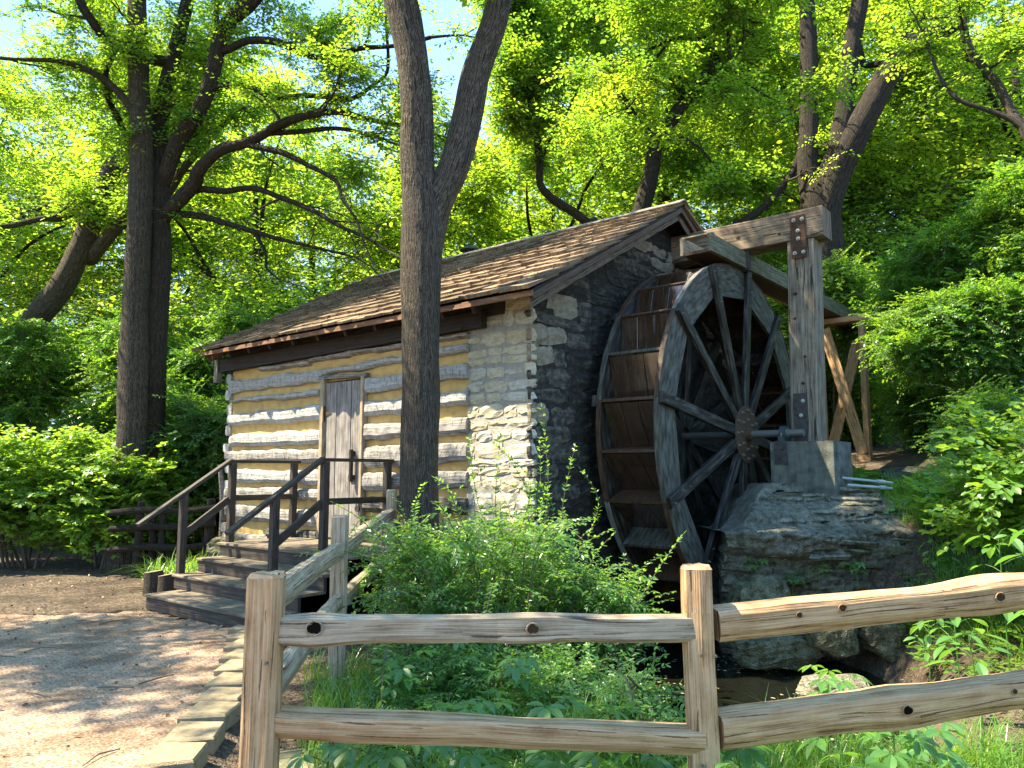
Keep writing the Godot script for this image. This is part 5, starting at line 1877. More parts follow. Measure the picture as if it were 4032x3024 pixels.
func build_bush() -> void:
	# the loose privet bush before the mill corner
	var c := Vector3(-0.25, 0.55, -6.9)
	var t := thing("privet_bush", "loose arching privet bush in front of the mill's stone corner", "bush", Vector3(-0.2, ground(-0.2, -6.9), -6.9))
	var list := []
	for k in 120:
		var a := rf(0, TAU)
		var base := Vector3(-0.2 + cos(a) * rf(0.0, 0.6), 0, -6.9 + sin(a) * rf(0.0, 0.5))
		base.y = ground(base.x, base.z) - 0.03
		var h := rf(0.5, 1.95)
		var o := Vector3(cos(a) * rf(0.4, 1.1), 0, sin(a) * rf(0.3, 0.9))
		list.append([base, base + o * 0.25 + Vector3(0, h * 0.6, 0), base + o * 0.65 + Vector3(rf(-0.1, 0.1), h * 0.95, 0), base + o * 1.05 + Vector3(rf(-0.1, 0.1), h * rf(0.8, 1.1), rf(-0.1, 0.1))])
	# long shoots seen against the gable and over the rails
	list.append([Vector3(0.35, -0.1, -7.6), Vector3(0.3, 0.8, -7.7), Vector3(0.36, 1.5, -7.7), Vector3(0.30, 2.25, -7.75)])
	list.append([Vector3(0.4, -0.1, -7.5), Vector3(0.45, 0.7, -7.6), Vector3(0.5, 1.3, -7.6), Vector3(0.62, 1.85, -7.6)])
	for k in 9:
		var x := rf(-0.6, 0.75)
		list.append([Vector3(x, 0.0, -7.3), Vector3(x + rf(-0.15, 0.15), 0.8, -7.4), Vector3(x + rf(-0.25, 0.25), 1.3, -7.4), Vector3(x + rf(-0.4, 0.4), rf(1.5, 2.0), -7.4)])
	list.append([Vector3(0.7, -0.3, -6.6), Vector3(0.95, 0.35, -6.5), Vector3(1.15, 0.75, -6.4), Vector3(1.38, 1.1, -6.3)])
	list.append([Vector3(0.6, -0.3, -6.5), Vector3(0.8, 0.2, -6.3), Vector3(0.95, 0.5, -6.2), Vector3(1.0, 0.8, -6.2)])
	list.append([Vector3(-0.6, 0.4, -6.0), Vector3(-0.62, 0.72, -4.6), Vector3(-0.55, 0.85, -3.5), Vector3(-0.53, 0.66, -3.25)])
	list.append([Vector3(-0.6, 0.2, -6.6), Vector3(-1.0, 0.8, -6.3), Vector3(-1.3, 1.0, -6.0), Vector3(-1.6, 0.98, -5.9)])
	list.append([Vector3(-0.6, 0.2, -6.6), Vector3(-0.95, 0.6, -6.2), Vector3(-1.2, 0.62, -5.9), Vector3(-1.42, 0.5, -5.8)])
	list.append([Vector3(-0.5, 0.2, -6.4), Vector3(-0.75, 0.65, -6.0), Vector3(-0.95, 0.7, -5.7), Vector3(-1.05, 0.5, -5.6)])
	sprays(t, list, 0.052, 0.021, M.bush)
	var s := blob(Vector3(-0.3, 0.65, -6.9), Vector3(0.95, 0.75, 0.75), 150, -0.06)
	s.append_array(blob(Vector3(0.45, 0.35, -6.9), Vector3(0.75, 0.55, 0.55), 80, -0.05))
	put_clumps(t, "foliage", "bush", s, 0.8, 1.3, 0.6)
	var k := 0
	for q in [[-0.05, -0.15, -5.8, 0.75, 0.42, 0.5, 80, "low privet shrub between the rails left of the pond"], [0.55, -0.3, -6.0, 0.45, 0.38, 0.45, 55, "low privet shrub at the pond's near edge"], [-0.45, -0.05, -5.9, 0.55, 0.4, 0.4, 60, "low privet shrub in the sunny grass behind the left rails"], [0.72, 0.05, -4.7, 0.16, 0.42, 0.16, 22, "slim privet shoots beside the middle fence post"]]:
		shrub("low_shrub", q[7], "shrub", Vector3(q[0], q[1] + 0.1, q[2]), Vector3(q[3], q[4], q[5]), q[6], "bush", 0.7, 1.15, 7, "low privet shrubs by the pond")
		k += 1

func build_shrubs() -> void:
	var lab := "shrubs along the wood's edge"
	shrub("round_leaved_shrub", "yellow-green round-leaved shrub at the left edge beside the path", "shrub", Vector3(-8.2, 1.3, -13.4), Vector3(1.5, 1.25, 1.2), 330, "round", 0.9, 1.4, 12)
	shrub("round_leaved_shrub", "lower round-leaved shrub between the left edge shrub and the pole fence", "shrub", Vector3(-6.7, 1.15, -13.2), Vector3(1.15, 1.05, 1.0), 240, "round", 0.9, 1.4, 10)
	shrub("evergreen_shrub", "dark glossy shrub with pale glints left of the mill corner", "shrub", Vector3(-5.3, 2.2, -14.2), Vector3(1.3, 1.3, 1.0), 190, "privet", 0.9, 1.4, 8, lab)
	shrub("evergreen_shrub", "tall dark shrub behind the two slender trunks", "shrub", Vector3(-7.2, 3.2, -16.0), Vector3(2.2, 2.9, 1.2), 420, "privet", 1.0, 1.6, 10, lab)
	shrub("evergreen_shrub", "dark shrub mass at the left edge behind the round-leaved shrub", "shrub", Vector3(-10.6, 2.8, -16.2), Vector3(2.3, 2.7, 1.4), 420, "privet", 1.0, 1.6, 10, lab)
	shrub("evergreen_shrub", "shadowy shrub behind the pole fence", "shrub", Vector3(-5.2, 1.2, -15.6), Vector3(1.8, 1.7, 1.0), 220, "privet", 1.0, 1.5, 8, lab)
	shrub("evergreen_shrub", "tall green shrub behind the mill's far end", "shrub", Vector3(-3.8, 3.6, -18.5), Vector3(2.6, 3.4, 1.5), 201, "far", 0.8, 1.2, 9, lab)
	shrub("evergreen_shrub", "green thicket over the middle of the roof ridge", "shrub", Vector3(0.6, 4.6, -19.5), Vector3(3.0, 3.4, 1.5), 201, "far", 0.8, 1.2, 9, lab)
	shrub("evergreen_shrub", "green thicket behind the ridge's wheel end", "shrub", Vector3(4.6, 5.2, -19.5), Vector3(2.4, 3.6, 1.5), 184, "far", 0.8, 1.2, 9, lab)
	shrub("evergreen_shrub", "dark shrub filling the far left behind the leaning trunk's foot", "shrub", Vector3(-14.2, 3.4, -19.0), Vector3(3.0, 3.2, 1.5), 176, "far", 0.8, 1.2, 9, lab)
	shrub("evergreen_shrub", "sunny green thicket between the leaning trunk and the slender trunks", "shrub", Vector3(-9.0, 4.2, -20.5), Vector3(3.4, 3.6, 1.5), 201, "far", 0.8, 1.2, 9, lab)
	# the thicket on the right
	lab = "the privet thicket right of the wheel"
	shrub("privet_thicket", "tall arching privet behind the timber post", "shrub", Vector3(8.8, 5.8, -19.2), Vector3(2.2, 2.8, 1.1), 176, "far", 0.8, 1.2, 9, lab)
	shrub("privet_thicket", "tall arching privet in the middle of the right thicket", "shrub", Vector3(8.6, 4.0, -13.6), Vector3(1.8, 2.6, 1.5), 560, "privet", 0.9, 1.5, 10, lab)
	shrub("privet_thicket", "tall privet at the right edge of the picture", "shrub", Vector3(9.6, 4.4, -12.2), Vector3(1.9, 3.2, 1.5), 560, "privet", 0.9, 1.5, 10, lab)
	shrub("privet_thicket", "high sunny privet behind the thicket", "shrub", Vector3(11.5, 7.6, -20.2), Vector3(3.6, 3.4, 1.4), 252, "far", 0.8, 1.2, 9, lab)
	shrub("privet_thicket", "shadowy privet behind the pale trestle", "shrub", Vector3(6.6, 3.2, -17.0), Vector3(2.0, 1.5, 0.9), 200, "privet", 1.0, 1.5, 8, lab)
	shrub("privet_thicket", "privet sprays before the big dark trunk under the beam", "shrub", Vector3(6.35, 5.0, -15.6), Vector3(1.0, 1.3, 0.6), 110, "privet", 0.8, 1.2, 6, lab)
	var ex := []
	for k in 40:
		ex.append(Vector3(5.6 + rf(0, 1.6), 3.75 + rf(-0.35, 0.35) - k * 0.004, -11.5 + rf(-0.5, 0.5)))
	shrub("privet_thicket", "glinting privet sprays hanging over the trestle", "shrub", Vector3(7.3, 3.7, -11.6), Vector3(1.3, 0.9, 0.9), 210, "privet", 0.8, 1.2, 6, lab, -0.14, ex)
	shrub("privet_thicket", "leafy shrub in shade at the foot of the right thicket", "shrub", Vector3(6.9, 2.0, -10.2), Vector3(1.1, 0.9, 0.9), 120, "privet", 0.8, 1.2, 12, lab)
	shrub("bright_shrub", "bright round-leaved shrub at the right edge above the bank", "shrub", Vector3(4.35, 1.55, -6.5), Vector3(0.55, 0.75, 0.5), 70, "round", 0.8, 1.3, 6)
	shrub("bright_shrub", "low bright shrub on the bank below the right thicket", "shrub", Vector3(4.95, 1.05, -8.4), Vector3(0.7, 0.45, 0.5), 55, "round", 0.8, 1.2, 6)

func build_trees() -> void:
	var g := "trees round the mill"
	# the forked tree by the door
	tree("forked_tree", "tall forked tree with furrowed grey bark in front of the mill", g, Vector3(-0.96, -0.1, -8.2), [
		[-0.96, -0.15, -8.2, 0.26, -0.96, 0.15, -8.2, 0.222, -0.97, 0.73, -8.2, 0.206, -0.98, 1.26, -8.2, 0.202, -0.98, 2.19, -8.2, 0.198, -0.98, 3.19, -8.2, 0.203, -0.98, 3.91, -8.2, 0.222, -0.98, 4.35, -8.2, 0.235, -1.0, 4.62, -8.2, 0.2],
		[-1.0, 4.35, -8.2, 0.19, -1.05, 5.11, -8.17, 0.178, -1.05, 5.63, -8.14, 0.172, -1.10, 6.16, -8.11, 0.175, -1.19, 6.58, -8.09, 0.185, -1.29, 7.01, -8.06, 0.19, -1.36, 7.49, -8.03, 0.18, -1.34, 8.6, -8.0, 0.16, -1.5, 10.5, -7.6, 0.1],
		[-0.93, 3.95, -8.2, 0.16, -0.84, 4.5, -8.22, 0.175, -0.69, 4.86, -8.24, 0.172, -0.58, 5.21, -8.27, 0.165, -0.50, 5.60, -8.29, 0.16, -0.40, 6.16, -8.31, 0.156, -0.23, 6.68, -8.33, 0.152, -0.14, 7.15, -8.36, 0.149, -0.06, 7.80, -8.38, 0.145, -0.12, 9.2, -8.4, 0.13, 0.3, 11.0, -8.8, 0.08]],
		M.bark, 0.6, 0.8, [[-1.2, 12.0, -7.8, 3.2, 1.4, 2.8, 110, 0.0]], "tree", 0.9, 1.4, 26, 1.4)
	# the straight slender trunk on the left
	tree("slender_tree", "straight slender grey tree on the left, left of its many-limbed neighbour", g, Vector3(-6.41, 0.1, -13.0), [
		[-6.40, -0.1, -13, 0.31, -6.41, 1.67, -13, 0.258, -6.42, 2.30, -13, 0.246, -6.45, 3.32, -13, 0.235, -6.48, 4.28, -13, 0.223, -6.49, 5.26, -13, 0.211, -6.49, 6.17, -13, 0.199, -6.52, 7.10, -13, 0.195, -6.59, 7.95, -13, 0.176, -6.69, 9.0, -13, 0.164, -6.76, 10.06, -13, 0.153, -6.85, 12.4, -13, 0.11],
		[-6.65, 7.9, -13, 0.08, -7.1, 8.4, -12.8, 0.06, -7.7, 8.6, -12.5, 0.045, -8.6, 8.5, -12.2, 0.03, -9.4, 8.7, -12.0, 0.02]],
		M.bark, 0.7, 0.5, [[-8.2, 8.8, -13.5, 2.0, 1.4, 1.2, 80, 0.0], [-6.8, 12.8, -13, 2.6, 1.3, 2.0, 60, 0.0]], "tree", 0.7, 1.15, 16, 1.0, 0.35)
	tree("spreading_tree", "many-limbed dark tree spreading over the roof from the left", g, Vector3(-6.2, 0.1, -13.3), [
		[-6.2, -0.1, -13.3, 0.29, -6.21, 1.68, -13.3, 0.232, -6.25, 2.31, -13.3, 0.220, -6.26, 3.36, -13.3, 0.209, -6.25, 4.35, -13.3, 0.197, -6.24, 5.35, -13.3, 0.186, -6.28, 6.11, -13.3, 0.174, -6.34, 7.0, -13.3, 0.162, -6.38, 7.94, -13.3, 0.151, -6.28, 8.7, -13.3, 0.139, -6.12, 9.47, -13.3, 0.127, -5.89, 10.8, -13.3, 0.1],
		[-6.29, 6.71, -13.3, 0.144, -6.18, 6.86, -13.2, 0.142, -5.92, 7.48, -13.1, 0.14, -5.55, 7.95, -13, 0.138, -5.32, 8.49, -12.9, 0.136, -5.17, 9.1, -12.8, 0.134, -4.94, 9.49, -12.7, 0.132, -4.5, 9.84, -12.6, 0.13, -4.0, 10.5, -12.4, 0.11],
		[-6.24, 6.11, -13.3, 0.136, -5.98, 6.25, -13.14, 0.126, -5.55, 6.62, -12.97, 0.116, -5.42, 6.77, -12.81, 0.106, -5.02, 7.06, -12.65, 0.096, -4.52, 7.13, -12.48, 0.087, -4.14, 7.23, -12.32, 0.077, -3.86, 7.32, -12.15, 0.068, -3.32, 7.39, -11.99, 0.06, -2.8, 7.37, -11.83, 0.051, -2.28, 7.16, -11.66, 0.043, -1.75, 6.99, -11.5, 0.035],
		[-4.17, 7.27, -12.4, 0.052, -3.55, 7.23, -12.25, 0.044, -2.93, 7.22, -12.1, 0.036, -2.47, 7.08, -11.95, 0.029, -2.05, 6.9, -11.8, 0.021],
		[-4.53, 7.13, -12.5, 0.06, -4.24, 7.0, -12.35, 0.054, -3.76, 6.83, -12.2, 0.048, -3.31, 6.56, -12.05, 0.042, -2.82, 6.24, -11.9, 0.036, -2.68, 5.89, -11.75, 0.03, -2.42, 5.51, -11.6, 0.024],
		[-5.81, 6.54, -13.3, 0.072, -5.52, 6.56, -13.09, 0.065, -4.98, 6.44, -12.88, 0.058, -4.42, 6.41, -12.66, 0.051, -3.81, 6.14, -12.45, 0.045, -3.25, 5.86, -12.24, 0.039, -2.8, 5.55, -12.03, 0.033, -2.27, 5.26, -11.81, 0.027, -1.92, 5.0, -11.6, 0.021],
		[-6.25, 6.18, -13.3, 0.072, -5.51, 6.08, -13.13, 0.063, -4.99, 5.9, -12.97, 0.053, -4.44, 5.7, -12.8, 0.044, -3.94, 5.51, -12.63, 0.035, -3.35, 5.33, -12.47, 0.027, -2.72, 5.14, -12.3, 0.019],
		[-4.44, 5.7, -12.8, 0.035, -4.19, 5.32, -12.7, 0.028, -4.11, 4.99, -12.6, 0.021, -3.88, 4.79, -12.5, 0.015],
		[-5.15, 9.03, -12.9, 0.078, -4.96, 8.95, -12.72, 0.071, -4.56, 9.01, -12.55, 0.065, -3.98, 8.88, -12.38, 0.059, -3.41, 8.54, -12.2, 0.053, -3.0, 8.39, -12.03, 0.047, -2.51, 8.46, -11.85, 0.042, -1.9, 8.41, -11.68, 0.036, -1.29, 8.45, -11.5, 0.031],
		[-5.48, 8.3, -13, 0.063, -5.23, 8.32, -12.86, 0.058, -4.65, 8.28, -12.71, 0.054, -4.08, 7.98, -12.57, 0.049, -3.52, 7.95, -12.42, 0.045, -2.94, 7.84, -12.28, 0.041, -2.62, 7.76, -12.13, 0.037, -2.26, 7.93, -11.99, 0.032, -2.02, 8.1, -11.84, 0.029, -2.03, 8.73, -11.7, 0.025],
		[-6.19, 9.03, -13.3, 0.096, -6.56, 9.0, -13.08, 0.092, -6.88, 9.07, -12.87, 0.088, -7.09, 9.12, -12.65, 0.084, -7.19, 9.25, -12.43, 0.08, -7.33, 9.55, -12.22, 0.076, -7.4, 10.2, -12, 0.06],
		[-6.95, 9.05, -12.8, 0.038, -7.22, 8.62, -12.95, 0.045, -7.33, 8.32, -13.3, 0.05, -7.29, 8.07, -13.65, 0.055, -7.30, 7.7, -14, 0.06]],
		M.bark_dark, 0.6, 0.35, [[-4.2, 9.9, -13.6, 2.6, 0.9, 1.0, 80, 0.0], [-5.0, 12.0, -12.6, 3.0, 1.2, 2.0, 60, 0.0]], "tree", 0.6, 1.0, 16, 0.9, 0.42)
	tree("leaning_tree", "thick leaning tree behind the two slender trunks at left", g, Vector3(-11.4, 0.3, -17.1), [
		[-11.8, 0.1, -17.2, 0.36, -11.3, 2.8, -17.05, 0.33, -10.92, 4.16, -17, 0.307, -10.75, 4.82, -16.89, 0.286, -10.07, 5.65, -16.78, 0.265, -9.54, 6.66, -16.67, 0.244, -9.19, 7.64, -16.56, 0.224, -8.86, 8.28, -16.44, 0.203, -8.36, 8.67, -16.33, 0.183, -7.87, 8.99, -16.22, 0.164, -7.18, 9.58, -16.11, 0.144, -6.6, 11.2, -16, 0.1],
		[-9.55, 6.39, -17, 0.164, -9.29, 6.46, -16.7, 0.147, -8.63, 6.99, -16.4, 0.13, -8.06, 7.14, -16.1, 0.114, -7.35, 7.46, -15.8, 0.099, -6.85, 7.96, -15.5, 0.084, -6.0, 8.8, -15.3, 0.06],
		[-9.2, 7.62, -16.6, 0.081, -9.25, 7.68, -16.44, 0.075, -9.63, 7.06, -16.08, 0.07, -9.95, 6.9, -15.72, 0.064, -10.53, 6.61, -15.36, 0.059, -11.4, 6.6, -15, 0.05],
		[-8.45, 8.74, -16.5, 0.089, -8.49, 8.89, -16.25, 0.081, -8.69, 9.41, -16, 0.074, -8.73, 10.01, -15.75, 0.066, -8.66, 10.33, -15.5, 0.059, -8.44, 10.9, -15.25, 0.052, -8.26, 11.67, -15, 0.045]],
		M.bark, 0.5, 0.35, [[-9.5, 10.4, -17.0, 2.8, 1.8, 1.2, 120, 0.0], [-8.6, 13.4, -16.5, 3.0, 1.4, 1.8, 70, 0.0], [-10.9, 6.9, -16.6, 1.6, 1.0, 0.8, 50, 0.0]], "tree", 0.8, 1.3, 16, 1.1, 0.5)
	tree("many_stemmed_tree", "dark many-stemmed tree rising behind the timber post at right", g, Vector3(7.0, 2.0, -17.3), [
		[7.03, 1.08, -17.26, 0.649, 6.97, 4.29, -17.13, 0.545, 6.97, 5.55, -17.04, 0.519, 6.97, 6.80, -16.96, 0.506, 6.97, 7.70, -16.87, 0.428, 7.14, 8.22, -16.81, 0.260],
		[6.80, 6.92, -16.87, 0.247, 6.74, 8.45, -16.87, 0.212, 6.83, 9.65, -16.87, 0.199, 6.89, 11.10, -16.87, 0.187, 6.89, 12.07, -16.87, 0.175, 6.90, 13.27, -16.87, 0.162, 6.62, 15.75, -16.35, 0.104],
		[6.92, 7.31, -16.74, 0.247, 7.14, 8.34, -16.69, 0.231, 7.32, 8.82, -16.62, 0.221, 7.53, 9.74, -16.57, 0.209, 7.66, 10.90, -16.52, 0.199, 7.85, 11.83, -16.47, 0.188, 8.01, 12.72, -16.40, 0.178, 8.21, 13.94, -16.35, 0.156, 8.31, 16.13, -15.96, 0.104],
		[6.93, 7.05, -16.87, 0.376, 7.24, 8.15, -16.71, 0.346, 7.57, 8.92, -16.55, 0.313, 8.02, 9.74, -16.38, 0.279, 8.53, 10.63, -16.22, 0.247, 9.10, 11.11, -16.07, 0.214, 9.68, 11.37, -15.90, 0.183, 10.26, 11.84, -15.73, 0.152, 10.90, 12.49, -15.57, 0.122, 12.20, 13.80, -15.31, 0.078],
		[8.76, 10.94, -16.29, 0.182, 9.34, 12.02, -16.61, 0.166, 9.65, 12.63, -16.61, 0.153, 9.94, 13.79, -16.61, 0.130],
		[8.50, 10.88, -16.61, 0.078, 8.32, 11.11, -17.13, 0.073, 8.24, 11.35, -17.13, 0.069, 8.15, 12.05, -17.13, 0.065, 8.44, 13.02, -17.13, 0.052]],
		M.bark_dark, 0.9, 0.78, [[9.6, 12.8, -20.0, 3.4, 1.3, 0.9, 80, 0.0], [7.8, 16.6, -16.8, 4.0, 1.6, 2.4, 70, 0.0]], "tree", 0.8, 1.2, 18, 1.1, 0.4)
	tree("ridge_tree", "forked tree standing behind the wheel end of the roof", g, Vector3(3.0, 1.0, -19.1), [
		[2.95, 0.8, -19.2, 0.3, 3.0, 4.0, -19.1, 0.26, 3.16, 7.43, -19, 0.229, 3.3, 8.23, -18.89, 0.216, 3.55, 9.23, -18.78, 0.203, 3.64, 9.82, -18.67, 0.191, 3.99, 10.34, -18.56, 0.179, 4.33, 10.87, -18.44, 0.166, 4.77, 11.39, -18.33, 0.154, 4.99, 11.7, -18.22, 0.143, 5.37, 12.64, -18.11, 0.131, 5.7, 14.4, -18, 0.1],
		[3.65, 9.7, -18.7, 0.126, 3.54, 10.03, -18.7, 0.11, 3.13, 10.57, -18.7, 0.095, 2.86, 11.05, -18.7, 0.08, 2.64, 11.43, -18.6, 0.065, 2.41, 12.6, -18.5, 0.05],
		[3.58, 9.4, -18.7, 0.07, 3.9, 9.9, -18.4, 0.05, 4.5, 9.6, -18.1, 0.035, 5.0, 8.8, -17.9, 0.025, 5.3, 8.2, -17.8, 0.015]],
		M.bark_dark, 0.5, 0.4, [[4.0, 13.4, -19.2, 3.2, 1.6, 1.2, 110, 0.0], [4.8, 10.6, -19.4, 2.4, 1.6, 0.8, 70, 0.0]], "tree", 1.0, 1.6, 12, 1.3)
	tree("overhanging_tree", "bough of an overhanging tree at the top, right of the middle", g, Vector3(11.0, 1.5, -9.0), [
		[11.0, 1.3, -9.0, 0.24, 10.9, 6.0, -9.2, 0.2, 10.0, 10.5, -9.6, 0.14, 8.0, 12.6, -10.6, 0.11, 6.0, 12.2, -11.8, 0.09, 4.47, 10.24, -13, 0.07],
		[4.6, 10.35, -13.05, 0.07, 4.42, 10.14, -13.2, 0.063, 3.92, 9.89, -13.4, 0.055, 3.52, 9.69, -13.6, 0.047, 3.07, 9.79, -13.8, 0.038, 2.3, 9.5, -14, 0.025],
		[4.0, 9.9, -13.4, 0.035, 3.95, 9.2, -13.2, 0.03, 4.05, 8.6, -13, 0.022, 4.5, 8.1, -12.8, 0.012],
		[3.0, 9.75, -13.8, 0.03, 2.5, 9.0, -13.6, 0.025, 2.2, 8.3, -13.4, 0.015, 1.8, 8.0, -13.2, 0.01]],
		M.bark_dark, 0.5, 0.1, [[3.0, 10.0, -12.8, 1.6, 0.9, 0.8, 60, 0.0]], "tree", 0.8, 1.2, 10, 0.9, 0.55)
	tree("crooked_tree", "thin crooked dark tree bending over the middle of the roof", g, Vector3(2.6, 1.0, -17.3), [
		[2.6, 0.8, -17.3, 0.16, 2.4, 4.5, -17.2, 0.14, 1.94, 7.04, -17, 0.123, 1.77, 7.16, -16.9, 0.114, 1.42, 7.4, -16.8, 0.106, 1.07, 7.58, -16.7, 0.098, 0.79, 7.76, -16.6, 0.09, 0.62, 8.0, -16.5, 0.082, 0.61, 8.65, -16.4, 0.074, 0.45, 9.57, -16.3, 0.066, 0.3, 10.06, -16.2, 0.058, -0.11, 10.76, -16.1, 0.051, -0.4, 12.0, -16, 0.04],
		[0.5, 9.3, -16.4, 0.06, 0.61, 10.24, -16.33, 0.051, 0.56, 11.13, -16.17, 0.042, 0.8, 12.4, -16, 0.03],
		[0.6, 8.3, -16.4, 0.035, 0.9, 9.0, -16.2, 0.028, 1.3, 9.6, -16, 0.02, 1.6, 10.4, -15.8, 0.012]],
		M.bark_dark, 0.45, 0.2, [[0.3, 12.2, -16.6, 2.6, 1.2, 1.0, 70, 0.0]], "tree", 0.8, 1.3, 10, 1.1)
	tree("low_bough_tree", "dark sloping trunk between the roof ridge and the many-stemmed tree", g, Vector3(4.7, 1.2, -17.0), [
		[4.5, 1.0, -17, 0.17, 4.7, 4.5, -17, 0.14, 5.1, 7.04, -17, 0.113, 5.23, 7.23, -17, 0.102, 5.74, 7.61, -17, 0.092, 6.22, 8.13, -17, 0.082, 6.51, 8.6, -17, 0.072, 6.78, 9.46, -17, 0.061, 7.1, 11, -17, 0.04]],
		M.bark_dark, 0.4, 0.3, [], "tree", 0.7, 1.0, 10, 0.9, 0.1)
	tree("grey_limbed_tree", "grey-limbed tree leaning in from the right edge", g, Vector3(7.6, 1.0, -9.4), [
		[7.7, 0.6, -9.4, 0.12, 7.4, 3.4, -9.4, 0.09, 7.01, 5.13, -9.5, 0.069, 6.71, 6.06, -9.64, 0.065, 6.67, 6.38, -9.79, 0.062, 6.61, 6.82, -9.93, 0.059, 6.5, 7.18, -10.07, 0.055, 6.42, 7.56, -10.21, 0.052, 6.45, 8.03, -10.36, 0.048, 6.4, 9.2, -10.5, 0.035],
		[6.75, 6.0, -9.6, 0.042, 6.54, 6.24, -9.68, 0.036, 6.26, 6.41, -9.76, 0.032, 5.97, 6.6, -9.84, 0.027, 5.8, 6.98, -9.92, 0.023, 5.7, 7.6, -10, 0.018]],
		M.bark, 0.4, 0.35, [[7.1, 8.8, -11, 1.4, 0.9, 0.8, 25, 0.02]], "tree", 0.6, 0.95, 10, 0.7, 0.35)
	# trees beside and behind the eye, out of the frame, whose crowns dapple the light
	var off := [[-10.5, -6.2, "left of the path", [-8.3, 9.0, -7.0, 3.4, 1.6, 2.6, 150, 0.0]], [-10.5, -2.0, "near the viewer on the left", [-6.6, 8.6, -4.0, 3.0, 1.4, 2.2, 52, 0.05]]]
	for q in off:
		var b := Vector3(q[0], -0.1, q[1])
		tree("path_tree", "tree beside the path %s" % q[2], g, b, [
			[b.x, b.y, b.z, 0.26, b.x + 0.1, 3.0, b.z, 0.2, b.x + 0.2, 6.0, b.z + 0.2, 0.16, b.x, 9.5, b.z, 0.09],
			[b.x + 0.15, 4.8, b.z, 0.1, b.x + 1.2, 6.6, b.z - 0.6, 0.08, b.x + 2.4, 7.8, b.z - 1.0, 0.05, b.x + 3.2, 8.6, b.z - 1.2, 0.03],
			[b.x + 0.15, 5.6, b.z, 0.1, b.x - 1.0, 7.2, b.z + 0.8, 0.07, b.x - 2.0, 8.6, b.z + 1.4, 0.04]],
			M.bark_dark, 0.9, 0.5, [q[3]], "tree", 1.0, 1.5, 10, 1.4, 0.5)
	# the wood behind
	var w := [
		[-17.0, -23.0, 15.0, 4.4, 230, "wood tree at the far left behind the leaning trunk"], [-12.5, -27.0, 17.0, 4.6, 240, "wood tree behind the leaning trunk's crown"], [-8.0, -23.5, 14.0, 4.2, 220, "wood tree behind the slender trunks"],
		[-4.2, -27.5, 15.0, 4.4, 220, "wood tree left of the patch of sky"], [0.8, -27.0, 14.0, 4.2, 210, "wood tree behind the crooked tree"], [5.0, -25.5, 16.0, 4.4, 240, "wood tree behind the roof's wheel end"],
		[9.6, -22.5, 15.0, 4.2, 240, "wood tree above the right thicket"], [14.0, -20.0, 14.0, 4.2, 220, "wood tree at the right edge behind the thicket"], [16.0, -28.0, 18.0, 5.0, 220, "tall wood tree far behind the right thicket"],
		[10.5, -32.0, 19.0, 5.0, 220, "tall wood tree far behind the many-stemmed tree"], [3.5, -35.0, 17.0, 5.0, 200, "far wood tree between the fork and the many-stemmed tree"], [-2.5, -36.0, 15.0, 5.0, 190, "far wood tree left of the forked trunk"],
		[-9.0, -35.0, 18.0, 5.0, 210, "far wood tree over the left shrubs"], [-16.5, -34.0, 19.0, 5.2, 210, "far wood tree in the left distance"], [-22.0, -29.0, 18.0, 5.0, 200, "outermost wood tree at the left"], [22.0, -27.0, 17.0, 5.0, 200, "outermost wood tree at the right"],
		[-26.0, -42.0, 19.0, 6.0, 220, "distant tree closing the view at left"], [-14.0, -46.0, 18.0, 6.0, 220, "distant tree closing the view behind the left trunks"], [-4.0, -48.0, 15.0, 6.0, 220, "distant tree closing the view above the roof"], [6.0, -47.0, 16.0, 6.0, 220, "distant tree closing the view behind the ridge"], [17.0, -43.0, 18.0, 6.0, 220, "distant tree closing the view at right"], [28.0, -38.0, 18.0, 6.0, 200, "distant tree beyond the right edge"]]
	for q in w:
		wood_tree(q[0], q[1], q[2], q[3], q[4], q[5], 0.05)

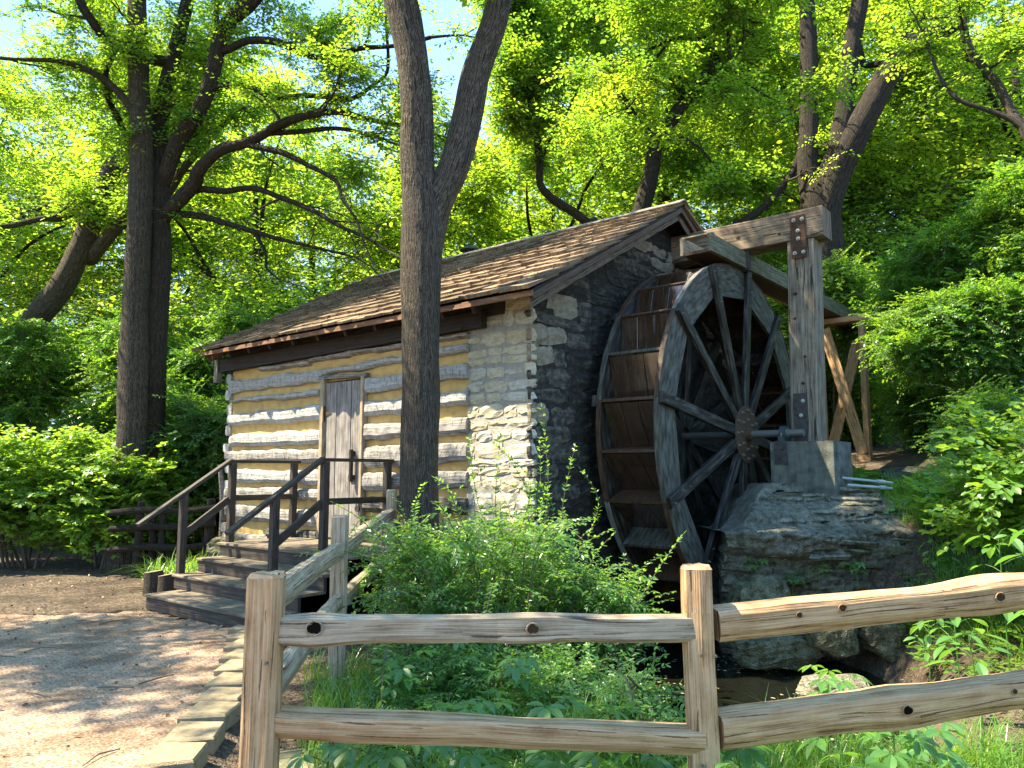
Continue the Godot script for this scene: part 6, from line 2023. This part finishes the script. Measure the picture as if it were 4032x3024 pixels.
func build_litter() -> void:
	var bm := MB.new()
	leaf(bm, Vector3(-0.02, 0, 0), Vector3.RIGHT, Vector3.UP, 0.045, 0.022)
	var ml := bm.mesh()
	var a := []
	var b := []
	for k in 5200:
		var x := rf(-10, 5.5)
		var d := rf(2.0, 14.0)
		var path := in_path(x, d)
		if path and rng.randf() < 0.55:
			continue
		var e := sqrt(pow((x - 1.7) / 2.2, 2) + pow((d - 8.7) / 2.5, 2))
		if e < 1.0:
			continue
		var bs := Basis(Vector3(rf(-0.4, 0.4), 1, rf(-0.4, 0.4)).normalized(), rf(0, TAU)) * Basis(Vector3.RIGHT, rf(-0.4, 0.4))
		var t := Transform3D(bs.scaled(Vector3.ONE * rf(0.5, 1.2)), Vector3(x, ground(x, -d) + 0.022, -d))
		(a if rng.randf() < 0.7 else b).append(t)
	scatter("leaf_litter", ml, M.litter, a)
	scatter("leaf_litter", ml, M.litter_pale, b)
	# specks floating on the pond
	var f := []
	for k in 2600:
		var x := rf(-0.6, 4.4)
		var d := rf(6.0, 11.5)
		if nz.get_noise_2d(x * 50.0, d * 50.0) < -0.05 or ground(x, -d) > -0.52:
			continue
		f.append(Transform3D(Basis(Vector3.UP, rf(0, TAU)).scaled(Vector3(1.1, 0.4, 1.1) * rf(0.4, 1.2)), Vector3(x, -0.496, -d)))
	scatter("floating_specks", ml, M.litter_pale, f)
	# twigs and pebbles
	var tb := MB.new()
	tube(tb, [Vector3(-0.12, 0, 0), Vector3(0, 0.012, 0.02), Vector3(0.13, 0, -0.01)], [0.004, 0.005, 0.003], 5)
	var l := []
	for k in 130:
		var x := rf(-9, -1.2)
		var d := rf(3.5, 13)
		l.append(Transform3D(Basis(Vector3.UP, rf(0, TAU)).scaled(Vector3.ONE * rf(0.4, 1.3)), Vector3(x, ground(x, -d) + 0.02, -d)))
	scatter("twig_litter", tb.mesh(), M.twig_grey, l)
	l = []
	for k in 110:
		var x := rf(-1.5, -0.2)
		var d := rf(3.6, 5.6)
		if x < kerb_x(d) + 0.32:
			continue
		l.append(Transform3D(Basis(Vector3.UP, rf(0, TAU)).scaled(Vector3.ONE * rf(0.3, 1.1)), Vector3(x, ground(x, -d) + 0.005, -d)))
	scatter("pebbles", boulder(Vector3(0.026, 0.018, 0.022), 0.3, 0.0, 3), M.stone_mid, l)

func _ready() -> void:
	rng.seed = 20240611
	nz.seed = 5
	nz.noise_type = FastNoiseLite.TYPE_SIMPLEX_SMOOTH
	nz.frequency = 0.012
	nz.fractal_octaves = 3
	# camera
	var cam := Camera3D.new()
	cam.name = "camera"
	cam.position = Vector3(0, 1.6, 0)
	cam.rotation = Vector3(atan(190.0 / 1662.0), 0, 0)
	cam.fov = 53.05
	cam.near = 0.05
	cam.far = 400.0
	add_child(cam)
	# sky and sun
	var env := Environment.new()
	env.background_mode = Environment.BG_SKY
	var sky := Sky.new()
	var ps := ProceduralSkyMaterial.new()
	ps.sky_top_color = Color(0.47, 0.69, 0.96)
	ps.sky_horizon_color = Color(0.80, 0.91, 0.99)
	ps.sky_curve = 0.25
	ps.sky_energy_multiplier = SKY_E
	ps.ground_bottom_color = Color(0.25, 0.3, 0.2)
	ps.ground_horizon_color = Color(0.6, 0.68, 0.6)
	ps.sun_angle_max = 20.0
	sky.sky_material = ps
	env.sky = sky
	env.tonemap_mode = Environment.TONE_MAPPER_LINEAR
	env.tonemap_exposure = EXPOSURE
	env.sdfgi_enabled = true
	env.ssao_enabled = true
	env.ssil_enabled = true
	var we := WorldEnvironment.new()
	we.name = "environment"
	we.environment = env
	add_child(we)
	var sun := DirectionalLight3D.new()
	sun.name = "sun"
	sun.light_color = Color(1.0, 0.94, 0.82)
	sun.light_energy = 1.6
	sun.light_angular_distance = 0.53
	sun.shadow_enabled = true
	add_child(sun)
	sun.look_at_from_position(Vector3.ZERO, -SUN_FROM, Vector3.UP)
	make_materials()
	make_more_materials()
	build_ground()
	build_mill()
	build_wheel()
	build_frame()
	build_steps()
	build_fence()
	build_edging()
	build_rocks()
	make_clumps()
	build_trees()
	build_shrubs()
	build_bush()
	build_low_plants()
	build_litter()

const SUN_FROM := Vector3(-0.64, 1.0, 0.04)
const SKY_E := 0.8
const EXPOSURE := 4.2

func make_more_materials() -> void:
	M.wood_beam = tinted(M.wood_grey, lin(1.0, 0.80, 0.62))
	M.wood_barge = tinted(M.wood_grey, lin(0.62, 0.52, 0.42))
	M.rock_ledge = M.rock.duplicate()
	detail(M.rock_ledge, M.blotch, 0.55)
	M.bark_dark.albedo_color = lin(0.68, 0.64, 0.58)
	M.wood_post = tinted(M.wood_grey, lin(1.0, 0.9, 0.76))
	M.wood_green = tinted(M.wood_grey, lin(0.75, 0.78, 0.58))
	M.wood_new = tinted(M.wood_tan, lin(1.0, 0.95, 0.9))
	M.wood_step = tinted(M.wood_grey, lin(0.8, 0.7, 0.6))
	M.wood_rail = tinted(M.wood_dark, lin(1.0, 1.0, 1.0))
